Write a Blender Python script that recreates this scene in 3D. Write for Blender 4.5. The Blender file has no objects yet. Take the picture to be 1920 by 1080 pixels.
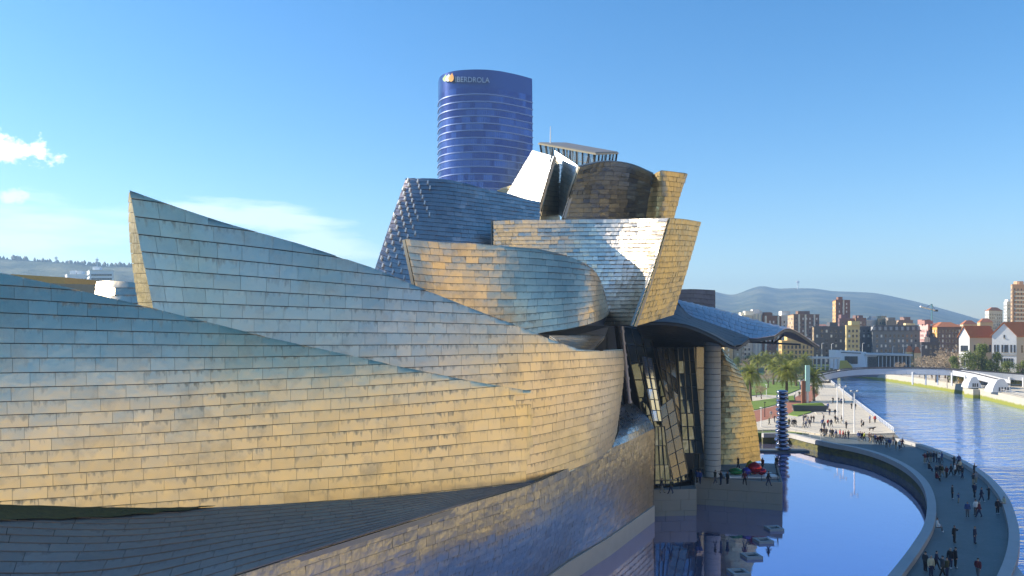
import bpy, bmesh, math, random
import numpy as np
from mathutils import Vector, Matrix
random.seed(7); np.random.seed(7)
R = math.radians
scene = bpy.context.scene
COL = scene.collection

# ------------------------------------------------------------------ camera
F = 1507.0                 # focal length in photo pixels (photo 1920 wide)
HY = 620.0                 # horizon row in the photo
CZ = 24.5                  # eye height above the river
cam_d = bpy.data.cameras.new('camera'); cam = bpy.data.objects.new('camera', cam_d); COL.objects.link(cam)
cam.location = (0, 0, CZ); cam.rotation_euler = (R(90), 0, 0)
cam_d.sensor_width = 36; cam_d.lens = 36*F/1920; cam_d.shift_y = (HY-540)/1920
cam_d.clip_start = 0.5; cam_d.clip_end = 20000
scene.camera = cam

# ------------------------------------------------------------------ sky and sun
SUN_AZ = -79.0             # degrees from the view direction, negative = left
SUN_EL = 27.0
w = bpy.data.worlds.new('World'); scene.world = w; w.use_nodes = True
wn, wl = w.node_tree.nodes, w.node_tree.links
wn.clear()
out = wn.new('ShaderNodeOutputWorld'); bg = wn.new('ShaderNodeBackground')
sky = wn.new('ShaderNodeTexSky'); sky.sky_type = 'NISHITA'; sky.sun_disc = False
sky.sun_elevation = R(SUN_EL); sky.sun_rotation = R(SUN_AZ)
sky.altitude = 20; sky.air_density = 1.0; sky.dust_density = 0.25; sky.ozone_density = 2.6
bg.inputs['Strength'].default_value = 0.125
# thin cirrus and a few puffs, spread by noise over the whole sky
tc = wn.new('ShaderNodeTexCoord')
def wmath(op, a, b=None, clamp=False):
    n = wn.new('ShaderNodeMath'); n.operation = op; n.use_clamp = clamp
    for i, v in enumerate((a, b)):
        if v is None: continue
        if isinstance(v, (int, float)): n.inputs[i].default_value = v
        else: wl.new(v, n.inputs[i])
    return n.outputs[0]
def wvec(op, a, b=None):
    n = wn.new('ShaderNodeVectorMath'); n.operation = op
    for i, v in enumerate((a, b)):
        if v is None: continue
        if isinstance(v, tuple): n.inputs[i].default_value = v
        else: wl.new(v, n.inputs[i])
    return n
dirv = tc.outputs['Generated']
sep = wn.new('ShaderNodeSeparateXYZ'); wl.new(dirv, sep.inputs[0])
def wnoise(scale, detail, stretch, rough=0.6):
    m = wvec('MULTIPLY', dirv, stretch).outputs[0]
    n = wn.new('ShaderNodeTexNoise'); n.inputs['Scale'].default_value = scale; n.inputs['Detail'].default_value = detail
    n.inputs['Roughness'].default_value = rough; wl.new(m, n.inputs['Vector']); return n.outputs['Fac']
def sky_dir(px, py):
    return tuple(Vector(((px-960)/F, 1, (HY-py)/F)).normalized())
def puff(px, py, rad, sx=1.0, sz=1.0, amt=1.0, nz=None, k=0.6):
    d = wvec('SUBTRACT', dirv, sky_dir(px, py)).outputs[0]
    d = wvec('MULTIPLY', d, (1/sx, 1/sx, 1/sz)).outputs[0]
    ln = wvec('LENGTH', d).outputs['Value']
    g = wmath('SUBTRACT', 1.0, wmath('DIVIDE', ln, rad/F), clamp=False)
    g = wmath('ADD', g, wmath('MULTIPLY', wmath('SUBTRACT', nz, 0.5), k*4))
    return wmath('MULTIPLY', wmath('MULTIPLY', g, 1.6, clamp=True), amt)
nz_f = wnoise(42, 8, (1, 1, 1.5), 0.68); nz_s = wnoise(5, 5, (1, 1, 7.0))
cl = puff(28, 281, 42, 1.3, 0.55, 0.95, nz_f, 0.95)
for a in ((18, 370, 26, 1.0, 0.5, 0.5, nz_f, 0.95), (470, 412, 150, 1.1, 0.2, 0.42, nz_s, 0.85), (590, 462, 150, 1.0, 0.22, 0.34, nz_s, 0.85), (60, 455, 220, 1.1, 0.3, 0.34, nz_s, 0.7)):
    cl = wmath('MAXIMUM', cl, puff(*a))
mixc = wn.new('ShaderNodeMix'); mixc.data_type = 'RGBA'
hs = wn.new('ShaderNodeHueSaturation'); hs.inputs['Hue'].default_value = 0.501; hs.inputs['Saturation'].default_value = 1.34; hs.inputs['Value'].default_value = 0.9
wl.new(sky.outputs[0], hs.inputs['Color'])
wl.new(hs.outputs[0], mixc.inputs[6]); wl.new(cl, mixc.inputs[0]); mixc.inputs[7].default_value = (7.6, 7.9, 7.8, 1)
wl.new(mixc.outputs[2], bg.inputs['Color']); wl.new(bg.outputs[0], out.inputs[0])

SUN = Vector((math.sin(R(SUN_AZ))*math.cos(R(SUN_EL)), math.cos(R(SUN_AZ))*math.cos(R(SUN_EL)), math.sin(R(SUN_EL))))
sd = bpy.data.lights.new('sun', 'SUN'); so = bpy.data.objects.new('sun', sd); COL.objects.link(so)
sd.energy = 5.0; sd.angle = R(0.53); sd.color = (1.0, 0.90, 0.74)
so.rotation_euler = SUN.to_track_quat('Z', 'Y').to_euler(); so.location = SUN*300

scene.view_settings.view_transform = 'Standard'; scene.view_settings.look = 'None'
scene.view_settings.exposure = 0.93; scene.view_settings.gamma = 1.0
scene.view_settings.use_curve_mapping = False
scene.cycles.use_denoising = True
scene.cycles.max_bounces = 8; scene.cycles.glossy_bounces = 4; scene.cycles.diffuse_bounces = 3
scene.cycles.caustics_reflective = False; scene.cycles.caustics_refractive = False

# ------------------------------------------------------------------ helpers
def P(px, py, d):
    """a photo pixel at depth d metres in front of the eye -> a point of the place"""
    return Vector(((px-960)/F*d, d, CZ-(py-HY)/F*d))
def PZ(px, py, z):
    """where the sight line of a photo pixel meets the level z"""
    return P(px, py, F*(CZ-z)/(py-HY))
def proj(p):
    return (960+p[0]/p[1]*F, HY-(p[2]-CZ)/p[1]*F)

def link(name, me, mat=None, parent=None):
    o = bpy.data.objects.new(name, me); COL.objects.link(o)
    if mat is not None:
        if not isinstance(mat, (list, tuple)): mat = [mat]
        if hasattr(me, 'materials') and len(me.materials) == 0:
            for m in mat: me.materials.append(m)
    if parent is not None: o.parent = parent
    return o
def empty(name, loc=(0, 0, 0), rz=0):
    o = bpy.data.objects.new(name, None); COL.objects.link(o)
    o.location = loc; o.rotation_euler = (0, 0, rz); o.empty_display_size = 0.5
    return o
def tag(o, label=None, cat=None, group=None, kind=None):
    if label: o['label'] = label
    if cat: o['category'] = cat
    if group: o['group'] = group
    if kind: o['kind'] = kind
    return o
class MB:
    """collects shapes for one mesh"""
    def __init__(s): s.v = []; s.f = []; s.mi = []
    def add(s, vs, fs, mi=0):
        n = len(s.v); s.v += [tuple(v) for v in vs]; s.f += [tuple(i+n for i in f) for f in fs]; s.mi += [mi]*len(fs)
    def box(s, x0, x1, y0, y1, z0, z1, mi=0):
        s.add([(x0,y0,z0),(x1,y0,z0),(x1,y1,z0),(x0,y1,z0),(x0,y0,z1),(x1,y0,z1),(x1,y1,z1),(x0,y1,z1)],
              [(0,3,2,1),(4,5,6,7),(0,1,5,4),(1,2,6,5),(2,3,7,6),(3,0,4,7)], mi)
    def prism(s, poly, z0, z1, mi=0):
        """poly: list of (x,y) or (x,y,z) anticlockwise from above; z0, z1 floats"""
        n = len(poly); a = [(p[0],p[1],z0) for p in poly]; b = [(p[0],p[1],z1) for p in poly]
        s.add(a+b, [tuple(range(n-1,-1,-1)), tuple(range(n,2*n))]+[(i,(i+1)%n,n+(i+1)%n,n+i) for i in range(n)], mi)
    def hexa(s, a, b, mi=0):
        """two rings of the same length joined and capped"""
        n = len(a)
        s.add(list(a)+list(b), [tuple(range(n-1,-1,-1)), tuple(range(n,2*n))]+[(i,(i+1)%n,n+(i+1)%n,n+i) for i in range(n)], mi)
    def tube(s, pts, r, n=6, mi=0, cap=True):
        pts = [Vector(p) for p in pts]; rr = r if isinstance(r, (list, tuple)) else [r]*len(pts)
        rings = []
        for i, p in enumerate(pts):
            t = (pts[min(i+1,len(pts)-1)]-pts[max(i-1,0)]).normalized()
            a = Vector((0,0,1)) if abs(t.z) < 0.9 else Vector((1,0,0))
            x = t.cross(a).normalized(); y = t.cross(x)
            rings.append([p+(x*math.cos(2*math.pi*k/n)+y*math.sin(2*math.pi*k/n))*rr[i] for k in range(n)])
        vs = [v for g in rings for v in g]; fs = []
        for i in range(len(rings)-1):
            for k in range(n):
                fs.append((i*n+k, i*n+(k+1)%n, (i+1)*n+(k+1)%n, (i+1)*n+k))
        if cap: fs += [tuple(range(n-1,-1,-1)), tuple(range((len(rings)-1)*n, len(rings)*n))]
        s.add(vs, fs, mi)
    def ring(s, prof, n=16, c=(0,0,0), mi=0):
        """lathe: prof list of (r,z)"""
        vs = []; fs = []
        for (r, z) in prof:
            for k in range(n): vs.append((c[0]+r*math.cos(2*math.pi*k/n), c[1]+r*math.sin(2*math.pi*k/n), c[2]+z))
        for i in range(len(prof)-1):
            for k in range(n): fs.append((i*n+k, i*n+(k+1)%n, (i+1)*n+(k+1)%n, (i+1)*n+k))
        fs += [tuple(range(n-1,-1,-1)), tuple(range((len(prof)-1)*n, len(prof)*n))]
        s.add(vs, fs, mi)
    def mesh(s, name):
        me = bpy.data.meshes.new(name); me.from_pydata(s.v, [], s.f)
        if any(s.mi): me.polygons.foreach_set('material_index', s.mi)
        me.update(); return me
    def build(s, name, mat, parent=None, smooth=False, fix=True):
        me = s.mesh(name)
        if fix:
            bm = bmesh.new(); bm.from_mesh(me); bmesh.ops.recalc_face_normals(bm, faces=bm.faces); bm.to_mesh(me); bm.free()
        if smooth: me.polygons.foreach_set('use_smooth', [True]*len(me.polygons))
        return link(name, me, mat, parent)

# ------------------------------------------------------------------ materials
MATS = {}
class NT:
    def __init__(s, name):
        s.m = bpy.data.materials.new(name); s.m.use_nodes = True; s.t = s.m.node_tree
        s.b = s.t.nodes['Principled BSDF']; MATS[name] = s.m
    def n(s, typ, **kw):
        x = s.t.nodes.new(typ)
        for k, v in kw.items(): setattr(x, k, v)
        return x
    def set(s, sock, v):
        if hasattr(v, 'node'): s.t.links.new(v, sock)
        else: sock.default_value = v
    def p(s, key, v): s.set(s.b.inputs[key], v)
    def math(s, op, a, b=0.0, clamp=False):
        x = s.n('ShaderNodeMath', operation=op, use_clamp=clamp); s.set(x.inputs[0], a); s.set(x.inputs[1], b); return x.outputs[0]
    def mix(s, f, a, b, typ='MIX'):
        x = s.n('ShaderNodeMix', data_type='RGBA', blend_type=typ); s.set(x.inputs[0], f)
        s.set(x.inputs[6], a if hasattr(a,'node') else (*a, 1)); s.set(x.inputs[7], b if hasattr(b,'node') else (*b, 1)); return x.outputs[2]
    def co(s, kind='Object', scale=None):
        o = s.n('ShaderNodeTexCoord').outputs[kind]
        if scale:
            x = s.n('ShaderNodeVectorMath', operation='MULTIPLY'); s.set(x.inputs[0], o); x.inputs[1].default_value = scale; o = x.outputs[0]
        return o
    def pos(s, scale=(1,1,1)):
        o = s.n('ShaderNodeNewGeometry').outputs['Position']
        x = s.n('ShaderNodeVectorMath', operation='MULTIPLY'); s.set(x.inputs[0], o); x.inputs[1].default_value = scale; return x.outputs[0]
    def noise(s, vec, scale, detail=3.0, rough=0.55, dist=0.0):
        x = s.n('ShaderNodeTexNoise'); s.set(x.inputs['Vector'], vec); x.inputs['Scale'].default_value = scale
        x.inputs['Detail'].default_value = detail; x.inputs['Roughness'].default_value = rough; x.inputs['Distortion'].default_value = dist
        return x.outputs['Fac']
    def ramp(s, f, a, b, inv=False):
        x = s.n('ShaderNodeMapRange'); s.set(x.inputs[0], f); x.inputs[1].default_value = a; x.inputs[2].default_value = b
        if inv: x.inputs[3].default_value = 1; x.inputs[4].default_value = 0
        return x.outputs[0]
    def bump(s, h, strength=0.3, dist=0.1):
        x = s.n('ShaderNodeBump'); x.inputs['Strength'].default_value = strength; x.inputs['Distance'].default_value = dist
        s.set(x.inputs['Height'], h); s.p('Normal', x.outputs[0]); return x
    def attr(s, name): return s.n('ShaderNodeAttribute', attribute_name=name)

def simple(name, col, rough=0.7, metal=0.0, var=0.12, scale=2.0, spec=0.4, bump=0.0):
    t = NT(name); f = t.noise(t.pos(), scale, 4)
    a = tuple(c*(1-var) for c in col); b = tuple(min(1, c*(1+var)) for c in col)
    t.p('Base Color', t.mix(f, a, b)); t.p('Roughness', rough); t.p('Metallic', metal); t.p('Specular IOR Level', spec)
    if bump: t.bump(t.noise(t.pos(), scale*4, 3), bump, 0.05)
    return t.m

def titanium(name, ca, cb, rough=0.30, stain=0.55, wav=0.25, scale=0.07, bumpsc=0.9):
    t = NT(name); pos = t.pos()
    big = t.ramp(t.noise(pos, scale, 3), 0.35, 0.65)
    col = t.mix(big, ca, cb)
    at = t.attr('pan'); sp = t.n('ShaderNodeSeparateColor'); t.set(sp.inputs[0], at.outputs['Color'])
    rnd, uu, vv = sp.outputs[0], sp.outputs[1], sp.outputs[2]
    # each sheet has its own tone
    tone = t.math('ADD', 0.91, t.math('MULTIPLY', rnd, 0.13))
    g = t.n('ShaderNodeCombineColor'); [t.set(g.inputs[i], tone) for i in range(3)]
    col = t.mix(1.0, col, g.outputs[0], 'MULTIPLY')
    # dark drips that run down from the seam above
    vec = t.n('ShaderNodeCombineXYZ'); t.set(vec.inputs[0], t.math('ADD', t.math('MULTIPLY', uu, 5.0), t.math('MULTIPLY', rnd, 97.0)))
    t.set(vec.inputs[1], t.math('MULTIPLY', vv, 0.8)); t.set(vec.inputs[2], t.math('MULTIPLY', rnd, 31.0))
    dr = t.noise(vec.outputs[0], 1.0, 3, 0.6)
    dr = t.math('ADD', dr, t.math('MULTIPLY', t.math('SUBTRACT', vv, 0.62), 0.42))
    dr = t.ramp(dr, 0.56, 0.76)
    dr = t.math('MULTIPLY', dr, t.math('ADD', stain*0.3, t.math('MULTIPLY', t.ramp(t.noise(pos, 0.16, 3), 0.38, 0.6), stain*0.55)))
    grime = t.math('MULTIPLY', t.ramp(t.noise(pos, 0.45, 5, 0.65), 0.52, 0.78), stain*0.45)
    # rims of a sheet are dulled
    du = t.math('ABSOLUTE', t.math('SUBTRACT', uu, 0.5)); dv = t.math('ABSOLUTE', t.math('SUBTRACT', vv, 0.5))
    rim = t.math('MULTIPLY', t.ramp(t.math('MAXIMUM', t.math('SUBTRACT', du, 0.015), dv), 0.46, 0.5), 0.25*stain)
    k = t.math('MAXIMUM', t.math('MAXIMUM', dr, grime), rim)
    col = t.mix(k, col, (0.085, 0.07, 0.048))
    t.p('Base Color', col); t.p('Metallic', t.math('SUBTRACT', 1.0, t.math('MULTIPLY', k, 0.5)))
    rr = t.math('ADD', rough, t.math('MULTIPLY', t.math('SUBTRACT', t.noise(pos, 1.7, 4), 0.5), 0.22))
    t.p('Roughness', t.math('ADD', rr, t.math('MULTIPLY', k, 0.3)))
    # thin sheet metal never lies flat
    hb = t.math('ADD', t.noise(pos, bumpsc, 2), t.math('MULTIPLY', t.noise(pos, bumpsc*4.5, 2), 0.22))
    t.bump(hb, wav, 0.35)
    return t.m
M = {}
M['ti_gold']  = titanium('titanium_warm', (0.97, 0.80, 0.54), (0.97, 0.76, 0.43), 0.36, 0.6, 0.12)
M['ti_grey']  = titanium('titanium_grey', (0.95, 0.785, 0.60), (0.95, 0.765, 0.49), 0.38, 0.6, 0.12)
M['ti_drum']  = titanium('titanium_drum', (0.92, 0.73, 0.48), (0.90, 0.68, 0.48), 0.34, 0.55, 0.2)
M['ti_wall']  = titanium('titanium_wall', (0.72, 0.60, 0.43), (0.64, 0.55, 0.42), 0.38, 0.6, 0.3)
M['ti_blue']  = titanium('titanium_cool', (0.50, 0.52, 0.56), (0.6, 0.58, 0.56), 0.28, 0.5, 0.2)
M['ti_navy']  = titanium('titanium_navy', (0.46, 0.38, 0.37), (0.72, 0.61, 0.53), 0.32, 0.4, 0.2, 0.05)
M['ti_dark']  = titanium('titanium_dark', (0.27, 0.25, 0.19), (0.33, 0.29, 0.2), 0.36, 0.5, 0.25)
M['ti_brass'] = titanium('titanium_brass', (0.76, 0.58, 0.28), (0.68, 0.54, 0.3), 0.40, 0.6, 0.3)
M['ti_end_shade']   = titanium('titanium_end_shade', (0.36, 0.26, 0.10), (0.28, 0.21, 0.10), 0.45, 0.6, 0.3, 0.3)  # cast shadow on the pointed shell's end is put into this dark colour
M['ti_band']  = titanium('titanium_band', (0.88, 0.78, 0.6), (0.86, 0.74, 0.6), 0.36, 0.4, 0.2)
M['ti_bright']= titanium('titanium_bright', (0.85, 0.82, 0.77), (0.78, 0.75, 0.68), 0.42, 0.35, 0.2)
M['edge']     = simple('sheet_edge', (0.42, 0.38, 0.32), 0.45, 0.9)
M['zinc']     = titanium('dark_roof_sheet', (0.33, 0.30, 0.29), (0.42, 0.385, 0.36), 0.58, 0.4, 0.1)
M['joint']    = simple('dark_joint', (0.03, 0.026, 0.02), 0.8, 0.0)
# ------------------------------------------------------------------ curved shells clad with metal sheets
def cr(pts, t):
    """Catmull-Rom through pts (n,k) at parameters t in [0, n-1]"""
    n = len(pts); i = np.clip(np.floor(t).astype(int), 0, n-2); f = (t-i)[..., None]
    g = lambda k: pts[np.clip(k, 0, n-1)]
    p0 = np.where((i == 0)[..., None], 2*g(i)-g(i+1), g(i-1)); p1 = g(i); p2 = g(i+1)
    p3 = np.where((i == n-2)[..., None], 2*g(i+1)-g(i), g(i+2))
    return 0.5*(2*p1+(p2-p0)*f+(2*p0-5*p1+4*p2-p3)*f*f+(3*p1-p0-3*p2+p3)*f**3)
class Surf:
    """rows (bottom to top) of stations (px,py,depth), all rows the same length"""
    def __init__(s, rows, raw=False):
        g = np.array([[tuple(q) if raw else tuple(P(*q)) for q in r] for r in rows], float)   # (nv,nu,3)
        nv, nu = g.shape[:2]; s.NU, s.NV = 160, 60
        a = np.stack([cr(g[j], np.linspace(0, nu-1, s.NU*4)) for j in range(nv)])     # nv, U, 3
        # equal arc length along u, taken on the middle row
        mid = a[nv//2] if nv > 2 else 0.5*(a[0]+a[-1])
        L = np.concatenate([[0], np.cumsum(np.linalg.norm(np.diff(mid, axis=0), axis=1))]); s.LU = L[-1]
        ui = np.interp(np.linspace(0, L[-1], s.NU), L, np.arange(s.NU*4))
        a = np.stack([np.stack([np.interp(ui, np.arange(s.NU*4), a[j,:,k]) for k in range(3)], -1) for j in range(nv)])
        b = np.stack([cr(a[:, i], np.linspace(0, nv-1, s.NV*4)) for i in range(s.NU)], 1)    # V,U,3
        midv = b[:, s.NU//2]
        L = np.concatenate([[0], np.cumsum(np.linalg.norm(np.diff(midv, axis=0), axis=1))]); s.LV = L[-1]
        vi = np.interp(np.linspace(0, L[-1], s.NV), L, np.arange(s.NV*4))
        lo = np.clip(np.floor(vi).astype(int), 0, s.NV*4-2); f = (vi-lo)[:, None, None]
        s.g = b[lo]*(1-f)+b[lo+1]*f                                                         # NV,NU,3
        du = np.gradient(s.g, axis=1); dv = np.gradient(s.g, axis=0)
        nn = np.cross(du, dv); nn /= np.maximum(np.linalg.norm(nn, axis=2, keepdims=True), 1e-9)
        s.n = nn
        s.top = np.ones(s.NU); s.bot = np.zeros(s.NU)
    def flip(s): s.n = -s.n; return s
    def face_eye(s):
        c = s.g[s.NV//2, s.NU//2]; 
        if np.dot(s.n[s.NV//2, s.NU//2], np.array([0, 0, CZ])-c) < 0: s.n = -s.n
        return s
    def ev(s, arr, u, v):
        x = np.clip(u, 0, 1)*(s.NU-1); y = np.clip(v, 0, 1)*(s.NV-1)
        i = np.minimum(x.astype(int), s.NU-2); j = np.minimum(y.astype(int), s.NV-2)
        fx = (x-i)[..., None]; fy = (y-j)[..., None]
        return (arr[j,i]*(1-fx)+arr[j,i+1]*fx)*(1-fy)+(arr[j+1,i]*(1-fx)+arr[j+1,i+1]*fx)*fy
    def trim(s, top=None, bot=None):
        """edges given as photo polylines; found on the surface itself"""
        px = 960+s.g[...,0]/s.g[...,1]*F; py = HY-(s.g[...,2]-CZ)/s.g[...,1]*F
        for i in range(s.NU):
            if top:
                d = py[:,i]-np.interp(px[:,i], [q[0] for q in top], [q[1] for q in top])     # >0 = below the edge
                k = np.where(d < 0)[0]
                if len(k):
                    j = k[0]; s.top[i] = 0 if j == 0 else (j-1+d[j-1]/(d[j-1]-d[j]))/(s.NV-1)
            if bot:
                d = py[:,i]-np.interp(px[:,i], [q[0] for q in bot], [q[1] for q in bot])
                k = np.where(d > 0)[0]
                if len(k):
                    j = k[-1]; s.bot[i] = 1 if j == s.NV-1 else (j+d[j]/(d[j]-d[j+1]))/(s.NV-1)
        return s
    def lim(s, u):
        x = np.clip(u, 0, 1)*(s.NU-1)
        return np.interp(x, np.arange(s.NU), s.bot), np.interp(x, np.arange(s.NU), s.top)
ALL_PANELS = []
def panel_mesh(name, pans, origin=None):
    vs = []; fs = []; col = []; sm = []
    for (Q, N, rnd) in pans:
        n0 = len(vs); nv, nu = Q.shape[:2]
        for j in range(nv):
            for i in range(nu):
                vs.append(tuple(Q[j,i])); col.append((rnd, i/(nu-1), j/(nv-1), 1))
        for j in range(nv-1):
            for i in range(nu-1):
                a = n0+j*nu+i; fs.append((a, a+1, a+nu+1, a+nu)); sm.append(True)
        # folded rims back to the wall
        ring = [(0,i) for i in range(nu)]+[(j,nu-1) for j in range(1,nv)]+[(nv-1,i) for i in range(nu-2,-1,-1)]+[(j,0) for j in range(nv-2,0,-1)]
        m0 = len(vs); k = len(ring)
        for dep in (0.0, 0.07):
            for (j,i) in ring:
                vs.append(tuple(Q[j,i]-N[j,i]*dep)); col.append((rnd*0.5, i/(nu-1), j/(nv-1), 1))
        for q in range(k):
            fs.append((m0+q, m0+k+q, m0+k+(q+1)%k, m0+(q+1)%k)); sm.append(False)
    me = bpy.data.meshes.new(name); me.from_pydata(vs, [], fs)
    ca = me.color_attributes.new('pan', 'FLOAT_COLOR', 'POINT')
    ca.data.foreach_set('color', np.array(col, np.float32).ravel())
    me.polygons.foreach_set('use_smooth', sm); me.update()
    return me
def shell(name, parent, S, mat, row_h=0.72, pan_w=1.35, gap=0.034, tilt=0.007, pillow=0.012, thick=0.3, ledge=0.035, ragged=0.0, label=None, nu=3, nv=3, back=None):
    """one shell part: dark backing with thickness, and the sheets laid on it in broken courses"""
    nuB, nvB = 64, 24
    us = np.linspace(0, 1-ragged, nuB); b, t = S.lim(us)
    V = b+(np.maximum(t, b)-b)*np.linspace(0, 1, nvB)[:, None]; U = np.broadcast_to(us, V.shape)
    N = S.ev(S.n, U, V); G = S.ev(S.g, U, V)-N*0.07; H = G-N*thick
    vs = [tuple(p) for p in G.reshape(-1,3)]+[tuple(p) for p in H.reshape(-1,3)]; o = nuB*nvB; fs = []
    flipw = np.dot(np.cross(G[0,1]-G[0,0], G[1,0]-G[0,0]), N[0,0]) < 0
    for j in range(nvB-1):
        for i in range(nuB-1):
            a = j*nuB+i; fs.append((a, a+1, a+nuB+1, a+nuB)); fs.append((o+a, o+a+nuB, o+a+nuB+1, o+a+1))
    edge = [i for i in range(nuB)]+[j*nuB+nuB-1 for j in range(1,nvB)]+[(nvB-1)*nuB+i for i in range(nuB-2,-1,-1)]+[j*nuB for j in range(nvB-2,0,-1)]
    for q in range(len(edge)):
        a, c = edge[q], edge[(q+1)%len(edge)]; fs.append((a, o+a, o+c, c))
    me = bpy.data.meshes.new(name); me.from_pydata(vs, [], fs); me.update()
    root = link(name, me, [M['joint'], back or M['edge']], parent)
    nf_ = 2*(nuB-1)*(nvB-1); me.polygons.foreach_set('material_index', [0 if (q < nf_ and q % 2 == 0) else 1 for q in range(len(fs))])
    if label: root['label'] = label
    rows = max(2, round(S.LV/row_h)); pans = []
    rs = random.Random(sum(map(ord, name))*7 + 5)
    for j in range(rows):
        v0, v1 = j/rows, (j+1)/rows
        gv = gap/S.LV*0.5; uend = 1-ragged*rs.random()
        u = -rs.random()*pan_w/S.LU
        while u < uend:
            wv = pan_w*rs.uniform(0.72, 1.28)/S.LU; u0, u1 = max(u, 0), min(u+wv, uend); u += wv
            if u1-u0 < 0.03*pan_w/S.LU: continue
            gu = gap/S.LU*0.2
            uu = np.linspace(u0+gu, u1-gu, nu); bb, tt = S.lim(uu)
            vv = np.linspace(v0+gv, v1-gv, nv)[:, None]+np.zeros(nu)
            vv = np.minimum(np.maximum(vv, bb), tt)
            if (vv[-1]-vv[0]).max()*S.LV < 0.06: continue
            if (vv[-1]-vv[0]).min() < 1e-6:
                vv[-1] = np.maximum(vv[-1], vv[0]+0.002/S.LV)
                vv[1:-1] = 0.5*(vv[0]+vv[-1])
            U2 = np.broadcast_to(uu, vv.shape)
            Q = S.ev(S.g, U2, vv); N2 = S.ev(S.n, U2, vv)
            fu = np.linspace(-1, 1, nu)[None,:]; fv = np.linspace(-1, 1, nv)[:,None]
            off = 0.055+ledge*(1-fv)*0.5+pillow*rs.uniform(0.2,1.6)*(1-fu**2)*(1-fv**2)+rs.gauss(0,tilt)*fu*0.6+rs.gauss(0,tilt)*fv*0.6
            off = np.maximum(off, 0.03)
            Q = Q+N2*off[..., None]
            if flipw: Q = Q[:, ::-1]; N2 = N2[:, ::-1]
            pans.append((Q, N2, rs.random()))
    ALL_PANELS.append((root, pans, mat))
    return root
def flush_panels(limit=300):
    """the sheets that show largest become objects of their own, the rest one field per shell"""
    sizes = []
    for si, (root, pans, mat) in enumerate(ALL_PANELS):
        for pi, (Q, N, r) in enumerate(pans):
            px = 960+Q[...,0]/Q[...,1]*F; py = HY-(Q[...,2]-CZ)/Q[...,1]*F
            c = Q.reshape(-1,3).mean(0); n = N.reshape(-1,3).mean(0); facing = np.dot(n, np.array([0,0,CZ])-c) > 0
            if facing and 0 < px.mean() < 1920 and py.mean() < 1080 and root.get('big'):
                a = 0.5*abs((px[0,-1]-px[-1,0])*(py[-1,-1]-py[0,0])-(px[-1,-1]-px[0,0])*(py[0,-1]-py[-1,0])) 
                sizes.append((a, si, pi))
    sizes.sort(reverse=True); pick = {(s, p) for _, s, p in sizes[:limit]}
    for si, (root, pans, mat) in enumerate(ALL_PANELS):
        rest = [q for pi, q in enumerate(pans) if (si, pi) not in pick]
        for pi, q in enumerate(pans):
            if (si, pi) in pick: link('titanium_panel', panel_mesh('titanium_panel', [q]), mat, root)
        if rest:
            o = link('panel_field', panel_mesh('panel_field', rest), mat, root); o['kind'] = 'stuff'
    print('PANELS', sum(len(p) for _, p, _ in ALL_PANELS))

museum = empty('museum', (0, 70, 13))
bpy.context.view_layer.update()
class Off:      # museum parts are given in place coordinates; the empty stands at the building's middle
    pass
museum.location = (0, 0, 0)
tag(museum, 'curving titanium-clad museum with overlapping shells beside the pool', 'museum')

# near long shell
def rows(xs, ys, ds):
    return [[(x, y, d) for x, y, d in zip(xs, yr, dr)] for yr, dr in zip(ys, ds)]
xa = [-120, 240, 480, 720, 960, 1000]
da = np.array([41.5, 48, 52.5, 56.8, 62.35, 64.3])
SA = Surf(rows(xa, [[1018, 990, 970, 952, 928, 922], [800, 785, 770, 755, 735, 731], [667, 667, 666, 662, 655, 653], [555, 575, 590, 602, 612, 614], [430, 470, 505, 535, 560, 565]],
               [da-1.0, da-0.35, da+0.3, da+1.4, da+3.5])).face_eye()
SA.trim(top=[(-120, 492), (0, 512), (120, 538), (250, 570), (380, 602), (500, 633), (640, 663), (760, 690), (880, 714), (985, 732)],
        bot=[(-120, 952), (0, 960), (280, 966), (640, 950), (1000, 922)])
a = shell('near_long_shell', museum, SA, M['ti_gold'], 0.73, 1.5, ragged=0.06, label='long golden titanium shell in the foreground with diagonal top edge'); a['big'] = True
# second long shell with the pointed tip and the rounded nose
xb = [243, 480, 720, 960, 1080, 1135, 1166, 1168]
db = np.array([56.5, 57, 58.3, 62.6, 69, 75.5, 83, 92])
yb = [[990, 975, 955, 930, 893, 866, 836, 815],
      [745, 742, 735, 720, 708, 702, 697, 695],
      [600, 604, 608, 614, 618, 620, 622, 622],
      [470, 490, 515, 540, 556, 565, 570, 572],
      [340, 378, 425, 478, 505, 520, 530, 535]]
xo = [[70, 0, 0, 0, -2, -6, -14, -25], [62, 0, 0, 0, 2, 3, 2, -6], [48, 0, 0, 0, 0, 0, -6, -14], [22, 0, 0, 0, -5, -8, -14, -24], [-3, 0, 0, 0, -8, -14, -24, -36]]
SB = Surf([[(x+q, y, d+e+(0.9 if i > 5 else 0)) for i, (x, q, y, d) in enumerate(zip(xb, qr, yr, db))] for yr, qr, e in zip(yb, xo, [-0.65, -0.1, 0.6, 1.4, 2.6])]).face_eye()
SB.trim(top=[(230, 353), (245, 358), (330, 388), (420, 418), (560, 457), (700, 503), (800, 545), (900, 585), (980, 615), (1040, 640), (1085, 655), (1120, 657), (1170, 655)],
        bot=[(200, 990), (960, 930), (1000, 920), (1040, 899), (1060, 888), (1105, 866), (1150, 842), (1168, 812), (1180, 790)])
b = shell('second_long_shell', museum, SB, M['ti_grey'], 0.73, 1.5, thick=0.1, label='tall pointed grey titanium shell rising behind the golden one'); b['big'] = True
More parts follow.
